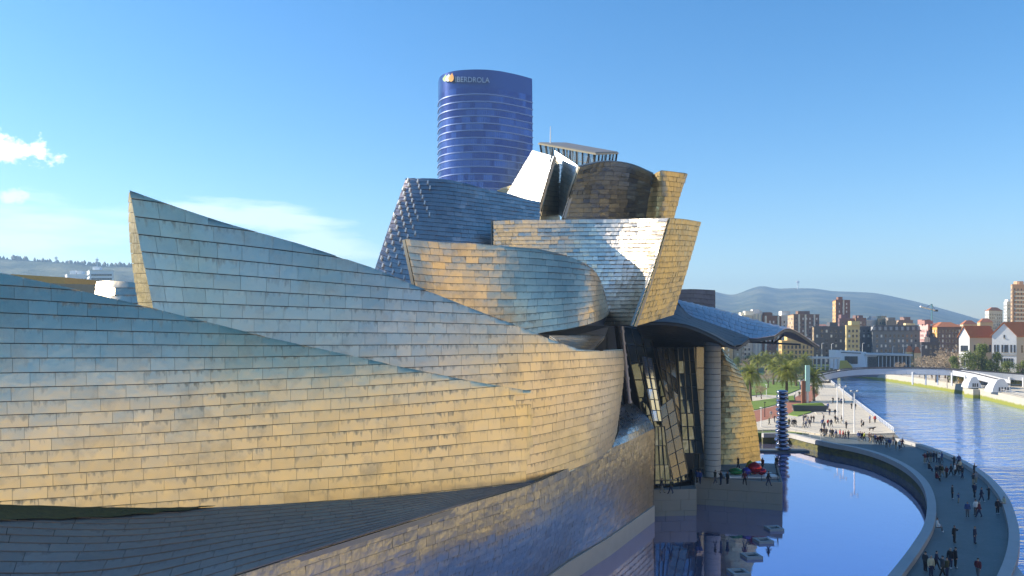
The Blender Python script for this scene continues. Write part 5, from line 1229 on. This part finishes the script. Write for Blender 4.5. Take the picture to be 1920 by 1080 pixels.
# woods that nobody could count: along the left ridge, the far hill and the slope at right
def wood(name, label, spots, mat, hs):
    rs = random.Random(11); mb = MB()
    for p in spots:
        h = rs.uniform(*hs); r = h*rs.uniform(0.25, 0.45)
        mb.ring([(r*0.2, -1), (r, h*0.3), (r*0.8, h*0.6), (r*0.1, h)], 5, p)
    o = mb.build(name, mat); tag(o, label, 'wood', kind='stuff')
M['wood'] = leafmat('far_wood', (0.03, 0.05, 0.02), (0.07, 0.08, 0.03), 0.1)
rs = random.Random(5)
wood('ridge_wood', 'row of small trees along the left hill ridge', [tuple(P(x, np.interp(x, [-60, 0, 60, 120, 180, 245], [480, 485, 489, 492, 498, 500])+rs.uniform(0, 5), 1895)) for x in [rs.uniform(-60, 250) for _ in range(150)]], M['wood'], (5, 13))
bpy.context.view_layer.update(); dgx = bpy.context.evaluated_depsgraph_get()
def on_ground(x, y):
    ok, loc, n_, i_, ob_, m_ = scene.ray_cast(dgx, Vector((x, y, 900)), Vector((0, 0, -1))); return loc.z if ok and ob_.name in ('north_hillside', 'far_mountain', 'foot_hills') else -40
sp_ = []
for _ in range(170):
    az = R(rs.uniform(29, 36)); r_ = rs.uniform(600, 1000); x, y = r_*math.sin(az), r_*math.cos(az); sp_.append((x, y, on_ground(x, y)))
wood('slope_wood', 'scattered trees on the right hillside', sp_, M['wood'], (4, 10))
# ------------------------------------------------------------------ street furniture
# lamp posts on the plaza
for k, (x, y, yt, lab) in enumerate(((1570, 790, 722, 'tall white lamp post, leftmost of three on the plaza'), (1581, 794, 725, 'tall white lamp post, middle of three on the plaza'), (1602, 812, 734, 'tall white lamp post, rightmost of three on the plaza'))):
    p = PZ(x, y, PLZ); h = (y-yt)/F*p.y; o = empty('lamp_post', p); tag(o, lab, 'lamp post', 'lamp posts on the plaza')
    mb = MB(); mb.tube([(0, 0, 0), (0, 0, h*0.5), (0, 0, h)], [0.16, 0.13, 0.1], 8); mb.build('pole', M['white_paint'], o)
    mb = MB(); mb.box(-0.75, 0.75, -0.05, 0.05, h-0.12, h); mb.build('crossarm', M['white_paint'], o)
    for sx in (-0.62, 0.62):
        mb = MB(); mb.ring([(0.12, 0), (0.28, 0.06), (0.22, 0.2), (0.05, 0.26)], 8); l_ = mb.build('lamp_head', M['frame_grey'], o); l_.location = (sx, 0, h+0.005)
for k, (x, y, yt, lab) in enumerate(((1427, 800, 765, 'short lamp post at the left of the plaza by the golden shell'), (1437, 742, 722, 'short pale lamp post on the lawn'), (1434, 782, 755, 'thin dark post on the red path'))):
    p = PZ(x, y, PLZ); h = (y-yt)/F*p.y; o = empty('park_light', p); tag(o, lab, 'lamp post')
    mt = M['dark_steel'] if k == 2 else M['white_paint']
    mb = MB(); mb.tube([(0, 0, 0), (0, 0, h)], [0.09, 0.07], 6); mb.build('pole', mt, o)
    mb = MB(); mb.ring([(0.08, 0), (0.32, 0.05), (0.3, 0.16), (0.05, 0.2)], 8); l_ = mb.build('lamp_head', mt, o); l_.location = (0, 0, h)
for k, (x, y, yt, d) in enumerate(((1541, 690, 647, 470), (1559, 690, 648, 470), (1617, 690, 647, 470), (1674, 690, 648, 440), (1694, 690, 648, 440), (1727, 690, 647, 440))):
    p = P(x, y, d); h = (y-yt)/F*d; o = empty('street_lamp', (p.x, p.y, 3.5)); tag(o, 'slim pale street lamp beyond the river, %s from the left of six' % ('first', 'second', 'third', 'fourth', 'fifth', 'sixth')[k], 'street lamp', 'street lamps beyond the river')
    mb = MB(); mb.tube([(0, 0, 0), (0, 0, h)], [0.16, 0.12], 6); mb.build('pole', M['win_light'], o)
    mb = MB(); mb.tube([(0, 0, h), (0.5, 0, h+0.3), (1.3, 0, h+0.3)], 0.14, 5); mb.build('arm', M['win_light'], o)
# tall sign panel
p = PZ(1511, 756, PLZ); o = empty('sign_panel', p); tag(o, 'tall sign panel, rust brown on its left and pale turquoise on its right', 'sign')
k_ = p.y/F; mb = MB(); mb.box(-8*k_, -1*k_, -0.3, 0.3, 0, 42*k_); mb.build('rust_panel', simple('rust_panel', (0.24, 0.11, 0.06), 0.8), o)
mb = MB(); mb.box(-0.98*k_, 7*k_, -0.35, 0.25, 22*k_, 71*k_); mb.build('turquoise_panel', simple('turquoise_panel', (0.36, 0.6, 0.55), 0.4), o)
mb = MB(); mb.box(1*k_, 5*k_, -0.2, 0.2, 0, 22*k_-0.002); mb.build('post', M['stone'], o)
# dark planter with shrubs
p = PZ(1521, 772, PLZ); o = empty('planter', p); tag(o, 'long dark planter wall with sloping grass beside the sign', 'planter')
mb = MB(); mb.hexa([(-4.6, -0.8, 0), (3.6, -0.4, 0), (4.4, 1.8, 0), (-4.0, 1.8, 0)], [(-5.0, -0.6, 1.7), (4.2, -0.2, 1.5), (4.6, 2.0, 1.5), (-4.4, 2.0, 1.7)]); mb.build('wall', simple('planter_dark', (0.07, 0.08, 0.085), 0.7), o)
mb = MB(); mb.hexa([(-4.3, 0, 1.71), (3.6, 0.2, 1.5), (4.3, 1.9, 1.5), (-4.2, 1.9, 1.71)], [(-3.0, 0.8, 1.95), (3, 0.9, 2.1), (3.4, 1.5, 2.2), (-3, 1.5, 2.0)]); mb.build('turf', M['grass'], o)
# stone benches
for k, (x, y) in enumerate(((1494, 770), (1536, 776), (1545, 768))):
    p = PZ(x, y, PLZ); o = empty('bench', p, 0.3); tag(o, ('pale stone bench on the small lawn', 'stone bench in front of the dark planter', 'stone bench right of the dark planter')[k], 'bench')
    mb = MB(); mb.box(-1.2, 1.2, -0.3, 0.3, 0.36, 0.48); mb.build('seat', M['stone'], o)
    for sx in (-0.9, 0.75): mb = MB(); mb.box(sx, sx+0.15, -0.22, 0.22, 0, 0.359); mb.build('leg', M['stone'], o)
# plaza railing along the river
pr = empty('plaza_railing'); tag(pr, 'white railing along the river edge of the plaza', 'railing')
railing([Vector((p[0]-0.4, p[1]-0.1, PLZ)) for p in lb[:5]], pr, post=2.5, mat='white_paint', rails=(1.1, 0.8, 0.5), r=0.045)
wr = empty('walkway_railing'); tag(wr, 'thin railing at the pool corner of the plaza', 'railing')
railing([PZ(x, y, 3.72) for x, y in ((1430, 811), (1480, 811), (1519, 820), (1560, 829))], wr, post=3, mat='frame_grey', r=0.03)
# pool edge slab with the dark column: a plain stand-in for the sculpture
col = empty('metal_column', PZ(1466, 846, POOL)); tag(col, 'tall dark metal column of stacked rings standing in the pool', 'sculpture')
mb = MB(); mb.box(-6.2, 4.8, -1.3, 1.5, -0.4, 0.28); mb.build('slab', simple('slab_dark', (0.14, 0.16, 0.17), 0.6), col)
k_ = col.location.y/F; ht = (846-731)*k_-0.3; M['dark_chrome'] = simple('dark_chrome', (0.3, 0.31, 0.38), 0.1, 0.95, 0.05)
nn = 14; hh = ht/nn; rs = random.Random(2)
for k in range(nn):
    r_ = 1.42*(1-0.28*k/nn)*rs.uniform(0.85, 1.05); mb = MB(); mb.ring([(r_*0.45, 0.0), (r_*0.8, hh*0.1), (r_, hh*0.3), (r_, hh*0.62), (r_*0.78, hh*0.85), (r_*0.42, hh*0.995)], 12)
    o = mb.build('ring_block', M['dark_chrome'], col, True); o.location = (rs.uniform(-.15, .15), rs.uniform(-.15, .15), 0.28+k*hh)
# steel plank bridge rail in the pool behind the column
o = empty('pool_step'); tag(o, 'thin stone step along the far edge of the pool', 'step')
mb = MB(); a, b_ = PZ(1424, 823, POOL), PZ(1530, 828, POOL); q = [a, b_, b_+Vector((0, 1.5, 0)), a+Vector((0, 1.5, 0))]; mb.hexa([v+Vector((0, 0, -0.4)) for v in q], [v+Vector((0, 0, 0.7)) for v in q]); mb.build('slab', M['parapet'], o)
# ------------------------------------------------------------------ people
def figure(pose):
    """one continuous body grown from a skeleton; returns body, jacket, trousers, hair, shoes meshes"""
    J = {}; E = []
    def jt(n, co, r, par=None):
        J[n] = (len(J), Vector(co), r)
        if par: E.append((J[par][0], J[n][0]))
    if pose == 'sit':
        jt('pel', (0, 0, 0.52), .15); jt('wai', (0, -.01, 0.68), .135, 'pel'); jt('che', (0, 0, 0.90), .16, 'wai'); jt('shc', (0, 0, 1.05), .12, 'che')
    else:
        jt('pel', (0, 0, 0.93), .145); jt('wai', (0, 0, 1.08), .13, 'pel'); jt('che', (0, 0, 1.28), .16, 'wai'); jt('shc', (0, 0, 1.42), .12, 'che')
    zb = J['shc'][1].z
    jt('nec', (0, -.01, zb+0.08), .055, 'shc'); jt('hd1', (0, -.03, zb+0.17), .085, 'nec'); jt('hd2', (0, -.02, zb+0.25), .095, 'hd1'); jt('hd3', (0, -.01, zb+0.31), .06, 'hd2')
    for s, n in ((-1, 'l'), (1, 'r')):
        jt('sh'+n, (s*.19, 0, zb-0.02), .075, 'shc')
        sw = {'stand': .02, 'walk': .16*s, 'phone': -.05, 'sit': -.1}[pose]
        if pose == 'phone' and s > 0: el = (s*.24, -.14, zb-.22); ha = (s*.12, -.30, zb-.02)
        elif pose == 'sit': el = (s*.25, -.05, zb-.27); ha = (s*.16, -.28, zb-.42)
        else: el = (s*.26, -sw*0.5, zb-.29); ha = (s*.25, -sw*1.4-.04, zb-.55)
        jt('el'+n, el, .052, 'sh'+n); jt('wr'+n, ha, .036, 'el'+n)
        e = Vector(ha)+(Vector(ha)-Vector(el)).normalized()*.1; jt('ha'+n, e, .042, 'wr'+n)
        if pose == 'sit': kn = (s*.11, -.42, .5); an = (s*.11, -.44, .1); to = (s*.12, -.58, .04)
        else:
            st = {'stand': (0, 0), 'walk': (-.2*s, -.33*s), 'phone': (0, 0)}[pose]
            kn = (s*.1, st[0]*0.6-.02, .5); an = (s*.1, st[1]*0.8, .09+(0.06 if st[1] > 0.2 else 0)); to = (s*.115, st[1]*0.8-.15, .045)
        jt('hi'+n, (s*.09, 0, J['pel'][1].z-.06), .105, 'pel'); jt('kn'+n, kn, .068, 'hi'+n); jt('an'+n, an, .045, 'kn'+n); jt('to'+n, to, .042, 'an'+n)
    me = bpy.data.meshes.new('figure_tmp'); me.from_pydata([tuple(v[1]) for v in J.values()], E, []); o = bpy.data.objects.new('figure_tmp', me); COL.objects.link(o)
    sk = o.modifiers.new('s', 'SKIN'); sk.use_smooth_shade = True
    for n, (i, c, r) in J.items():
        q = me.skin_vertices[0].data[i]; q.radius = (r*(1.15 if n in ('che', 'pel', 'wai') else 1), r*(0.8 if n in ('che', 'wai') else 1)); q.use_root = (n == 'pel')
    su = o.modifiers.new('u', 'SUBSURF'); su.levels = 1; su.render_levels = 1
    bpy.context.view_layer.update(); ev = o.evaluated_get(bpy.context.evaluated_depsgraph_get()); m = bpy.data.meshes.new_from_object(ev); bpy.data.objects.remove(o)
    m.name = 'person_body'
    def part(nm, test, off):
        b = bmesh.new(); b.from_mesh(m); b.normal_update(); bmesh.ops.delete(b, geom=[f for f in b.faces if not test(f.calc_center_median())], context='FACES')
        for v in b.verts: v.co += v.normal*off
        r = bpy.data.meshes.new(nm); b.to_mesh(r); b.free(); r.polygons.foreach_set('use_smooth', [True]*len(r.polygons)); return r
    pz = J['pel'][1].z; hz = J['hd2'][1].z; wl_, wr_ = J['wrl'][1], J['wrr'][1]
    hand = lambda c: (c-J['hal'][1]).length < .1 or (c-J['har'][1]).length < .1
    torso = lambda c: c.z > pz-.02 and c.z < zb+.07 and not hand(c) if pose != 'sit' else (c.z > pz and c.z < zb+.07 and not hand(c))
    legs = lambda c: (c.z <= pz+.02 and c.z > .1 and abs(c.x) < .22 and not hand(c)) if pose != 'sit' else (c.z <= pz+.06 and c.z > .12 and abs(c.x) < .24 and not hand(c))
    arms_low = lambda c: abs(c.x) >= .2 and c.z > pz-.25 and not hand(c) and pose != 'sit'
    parts = {'jacket': part('jacket', lambda c: torso(c) or arms_low(c), .022), 'trousers': part('trousers', legs, .016),
             'hair': part('hair', lambda c: c.z > hz-.02 and (c.y > J['hd2'][1].y-.05 or c.z > hz+.06), .02), 'shoes': part('shoes', lambda c: c.z <= .11, .014)}
    m.polygons.foreach_set('use_smooth', [True]*len(m.polygons))
    return m, parts
def colmat(name, rough=0.8):
    t = NT(name); oi = t.n('ShaderNodeObjectInfo'); t.p('Base Color', oi.outputs['Color']); t.p('Roughness', rough); return t.m
M['cloth'] = colmat('cloth'); M['skin'] = simple('skin', (0.5, 0.3, 0.21), 0.6, 0, 0.05)
FIG = {}
for ps in ('stand', 'walk', 'phone', 'sit'):
    m, parts = figure(ps); m.materials.clear(); m.materials.append(M['skin'])
    for q in parts.values(): q.materials.clear(); q.materials.append(M['cloth'])
    FIG[ps] = (m, parts)
JK = [('black', (.012, .012, .016)), ('black', (.015, .015, .02)), ('navy', (.015, .022, .06)), ('dark grey', (.05, .05, .055)), ('dark brown', (.05, .03, .02)), ('maroon', (.12, .015, .025)), ('olive', (.06, .06, .025)), ('black', (.02, .02, .02)), ('light grey', (.32, .32, .34)), ('blue', (.05, .08, .22))]
TR = [('black', (.012, .012, .015)), ('dark blue', (.02, .03, .075)), ('dark blue', (.03, .04, .09)), ('grey', (.12, .12, .13)), ('beige', (.35, .3, .22)), ('black', (.015, .015, .015))]
SPEC = {'red': (.5, .03, .03), 'white': (.75, .75, .73), 'cream': (.62, .52, .34), 'yellow': (.6, .62, .1), 'tan': (.42, .33, .2), 'maroon': (.14, .015, .03)}
rs = random.Random(21); USED = set()
def person(px, py, z, place, group, pose=None, jk=None, rz=None, h=None):
    p = PZ(px, py, z); pose = pose or rs.choice(('stand', 'walk', 'walk', 'phone')); m, parts = FIG[pose]
    j = (jk, SPEC[jk]) if jk else rs.choice(JK); t_ = rs.choice(TR); s = h or rs.uniform(0.96, 1.08)
    o = link('person', m); o.location = (p.x, p.y, z); o.scale = (s, s, s); o.rotation_euler = (0, 0, rs.uniform(0, 6.28) if rz is None else rz)
    verb = {'stand': 'standing', 'walk': 'walking', 'phone': 'with one arm raised', 'sit': 'sitting'}[pose]
    hc = rs.choice((('dark-haired', (.02, .014, .01)), ('brown-haired', (.05, .03, .018)), ('dark-haired', (.015, .012, .01)), ('fair-haired', (.2, .14, .07)), ('grey-haired', (.35, .34, .33))))
    base_ = '%sperson in %s jacket %s %s' % ('small ' if s < 0.8 else '', j[0], verb, place)
    for lab in (base_, base_.replace('jacket', 'jacket and %s trousers' % t_[0]), hc[0]+' '+base_, hc[0]+' '+base_.replace('jacket', 'jacket and %s trousers' % t_[0])):
        if len(lab.split()) <= 16 and lab not in USED: break
    if len(lab.split()) > 16: lab = base_
    USED.add(lab); tag(o, lab, 'person', group)
    for nm, c in (('jacket', j[1]), ('trousers', t_[1]), ('hair', hc[1]), ('shoes', rs.choice(((.02, .02, .02), (.02, .02, .02), (.7, .7, .68))))):
        q = link(nm, parts[nm], None, o); q.color = (*c, 1)
    return o
g1 = 'people on the sunny plaza'
for x, y, k in ((15,525,0),(38,432,0),(82,500,0),(270,545,0),(308,548,0),(335,552,0),(358,548,0),(460,490,0),(488,487,0),(510,502,0),(556,500,0),(588,497,0),(455,565,0),(487,565,0),(536,550,0),(700,555,0),(722,590,0),(715,485,0),(772,550,'red'),(812,555,0),(790,405,0),(865,505,0),(897,508,0),(948,500,0),(862,405,0),(1005,575,0),(1200,550,0),(1310,500,0),(835,245,0),(910,245,0),(940,260,0),(975,250,0),(770,330,0),(1075,325,0),(1120,330,0),(345,170,'white'),(400,165,0),(430,160,0)):
    far = 'on the far plaza by the planter' if y < 420 else ('left on the plaza by the column' if x < 400 else ('in the middle of the plaza' if x < 1000 else 'on the plaza near the river railing'))
    person(1440+x/6.857, 720+y/6.857, PLZ, far, g1, jk=k or None)
person(1440+1228/6.857, 720+557/6.857, PLZ, 'on the plaza near the river railing', g1, pose='sit')
person(1440+1375/6.857, 720+498/6.857, PLZ, 'at the river railing', g1, jk='red', pose='stand')
g2 = 'crowd at the far end of the walkway'
for x, y, k in ((600,560,0),(645,555,0),(685,560,0),(730,562,'yellow'),(840,585,0),(885,595,0),(935,615,0),(975,600,0),(1030,645,0),(1095,645,0),(1135,640,0),(1225,710,0),(1300,725,0),(1380,655,0),(1440,755,0),(1515,760,'white'),(1550,740,'maroon'),(1590,700,0),(300,520,0),(250,510,'red'),(180,505,'red'),(90,500,0),(370,510,0),(-130,460,0),(-180,450,0),(-240,445,0),(-30,480,0),(10,490,0)):
    place = 'on the walkway in front of the plaza steps' if x < 760 else ('in the crowd below the plaza corner' if x < 1200 else 'where walkway and plaza corner meet')
    person(1560+x/12, 780+y/12, WZ, place, g2, jk=k or None)
g3 = 'people on the bend of the walkway'
for x, y, k, ps in ((325,275,'maroon',0),(375,270,0,0),(430,262,0,0),(490,257,0,0),(542,262,0,0),(585,272,'white',0),(635,272,0,0),(530,512,0,0),(565,522,0,0),(600,512,0,0),(640,520,0,0),(720,535,0,0),(800,497,0,0),(870,495,'white',0),(912,490,0,0),(1000,550,0,0),(855,345,0,0),(940,320,0,0),(1215,505,0,0),(1250,645,0,0),(1200,690,0,0),(1220,890,0,0),(820,915,0,'stand'),(1345,965,0,0),(1480,930,0,0),(965,420,'cream',0)):
    person(1700+x/9.6, 840+y/9.6, WZ, 'on the walkway bend' if y < 600 else 'on the walkway past the bend', g3, jk=k or None, pose=ps or None)
person(1700+935/9.6, 840+990/9.6, WZ, 'near the middle of the walkway', g3, h=0.72)
for x, y, zz, jk_ in ((400, 425, WZ+.55, None), (535, 600, WZ+.55, 'maroon')): person(1700+x/9.6, 840+y/9.6, zz-.44, 'on the pool-side parapet', g3, pose='sit', jk=jk_, rz=R(90))
for x, y in ((395, 470), (455, 500), (545, 640)):
    p = PZ(1700+x/9.6, 840+y/9.6, WZ+.56)
g4 = 'people on the near walkway'
for x, y, k, ps, pl_ in ((965,280,0,'stand','alone left of a couple on the walkway'),(1075,258,'white','stand','left one of the couple on the walkway'),(1122,287,0,'walk','right one of the couple on the walkway'),(785,630,0,'phone','alone in the middle of the near walkway'),(1062,642,0,'stand','in the right half of the near walkway'),(735,975,0,'stand','left one of the pair near the bottom edge'),(800,970,0,'stand','right one of the pair near the bottom edge'),(395,1020,0,'stand','by the inner parapet near the bottom edge'),(470,1085,'cream','stand','by the inner parapet at the bottom edge'),(545,1000,0,'walk','behind the pale coat at the bottom edge'),(625,1098,0,'walk','at the bottom edge, left of the middle'),(690,1098,0,'stand','at the bottom edge beside the parapet group'),(1105,1105,0,'walk','at the bottom edge near the outer parapet'),(1370,240,0,'stand','leaning at the outer parapet')):
    person(1680+x/7.2, 930+y/7.2, WZ, pl_, g4, jk=k or None, pose=ps)
person(1680+555/7.2, 930+478/7.2, WZ+.11, 'on the inner parapet opposite the couple', g4, pose='sit', jk='white', rz=R(60))
person(1680+1462/7.2, 930+150/7.2, WZ+.16, 'on the outer parapet of the near walkway', g4, pose='sit', jk='cream', rz=R(-90))
g5 = 'people on the museum terraces'
for x, y, z, pl_ in ((170,435,4.81,'on the small terrace by the titanium wall'),(240,440,4.81,'on the small terrace at its right'),(585,365,5.11,'at the terrace railing left of the white slab'),(630,370,5.11,'at the terrace railing second from the left'),(680,370,5.11,'at the terrace railing beside the white slab'),(765,245,5.11,'at the back of the terrace by the golden shell'),(955,260,5.11,'at the right back of the terrace'),(1065,240,5.11,'at the back corner of the terrace'),(1000,378,5.11,'at the front right corner of the terrace'),(815,370,5.11,'in front of the white slab'),(445,362,5.11,'left of the pillar on the terrace'),(468,362,5.11,'beside the pillar on the terrace')):
    person(1200+x/4.153, 820+y/4.153, z, pl_, g5)
# dog on the plaza
p = PZ(1560+930/12, 780+345/12, PLZ); o = empty('dog', p, R(170)); tag(o, 'dark dog standing on the plaza near the railing', 'dog')
J = [(0, 0, .62), (.35, 0, .66), (.7, 0, .64), (-.2, 0, .8), (-.38, 0, .88), (-.56, 0, .84), (.05, -.1, .36), (.05, -.1, .05), (.05, .1, .36), (.08, .1, .05), (.62, -.1, .42), (.78, -.1, .26), (.74, -.1, .05), (.62, .1, .42), (.8, .1, .26), (.76, .1, .05), (.95, 0, .6), (1.15, 0, .42)]
Eg = [(0, 1), (1, 2), (0, 3), (3, 4), (4, 5), (0, 6), (6, 7), (0, 8), (8, 9), (2, 10), (10, 11), (11, 12), (2, 13), (13, 14), (14, 15), (2, 16), (16, 17)]
Rr = [.19, .15, .15, .1, .11, .06, .06, .04, .06, .04, .08, .05, .04, .08, .05, .04, .035, .02]
me = bpy.data.meshes.new('dog_tmp'); me.from_pydata(J, Eg, []); q = bpy.data.objects.new('dog_tmp', me); COL.objects.link(q); sk = q.modifiers.new('s', 'SKIN')
for i, r in enumerate(Rr): me.skin_vertices[0].data[i].radius = (r, r); me.skin_vertices[0].data[i].use_root = (i == 0)
su = q.modifiers.new('u', 'SUBSURF'); su.levels = 1; bpy.context.view_layer.update()
dm = bpy.data.meshes.new_from_object(q.evaluated_get(bpy.context.evaluated_depsgraph_get())); bpy.data.objects.remove(q); dm.materials.clear()
link('body', dm, simple('dog_fur', (.05, .035, .025), .9), o)
for s in (-1, 1):
    mb = MB(); mb.hexa([(-.36, s*.05, .95), (-.30, s*.05, .95), (-.30, s*.1, .95), (-.36, s*.1, .95)], [(-.33, s*.08, 1.06), (-.32, s*.08, 1.06), (-.32, s*.09, 1.06), (-.33, s*.09, 1.06)]); mb.build('ear', MATS['dog_fur'], o)
# ------------------------------------------------------------------ air
hz = MB(); hz.box(-4500, 4500, -1500, 5200, -5.2, 330)
t = NT('air'); t.t.nodes.remove(t.b); v = t.n('ShaderNodeVolumePrincipled'); v.inputs['Color'].default_value = (0.46, 0.70, 1.0, 1); v.inputs['Density'].default_value = 0.00024; v.inputs['Anisotropy'].default_value = 0.2
t.t.links.new(v.outputs[0], t.t.nodes['Material Output'].inputs['Volume'])
tag(hz.build('haze', t.m), kind='stuff')
flush_panels(300)
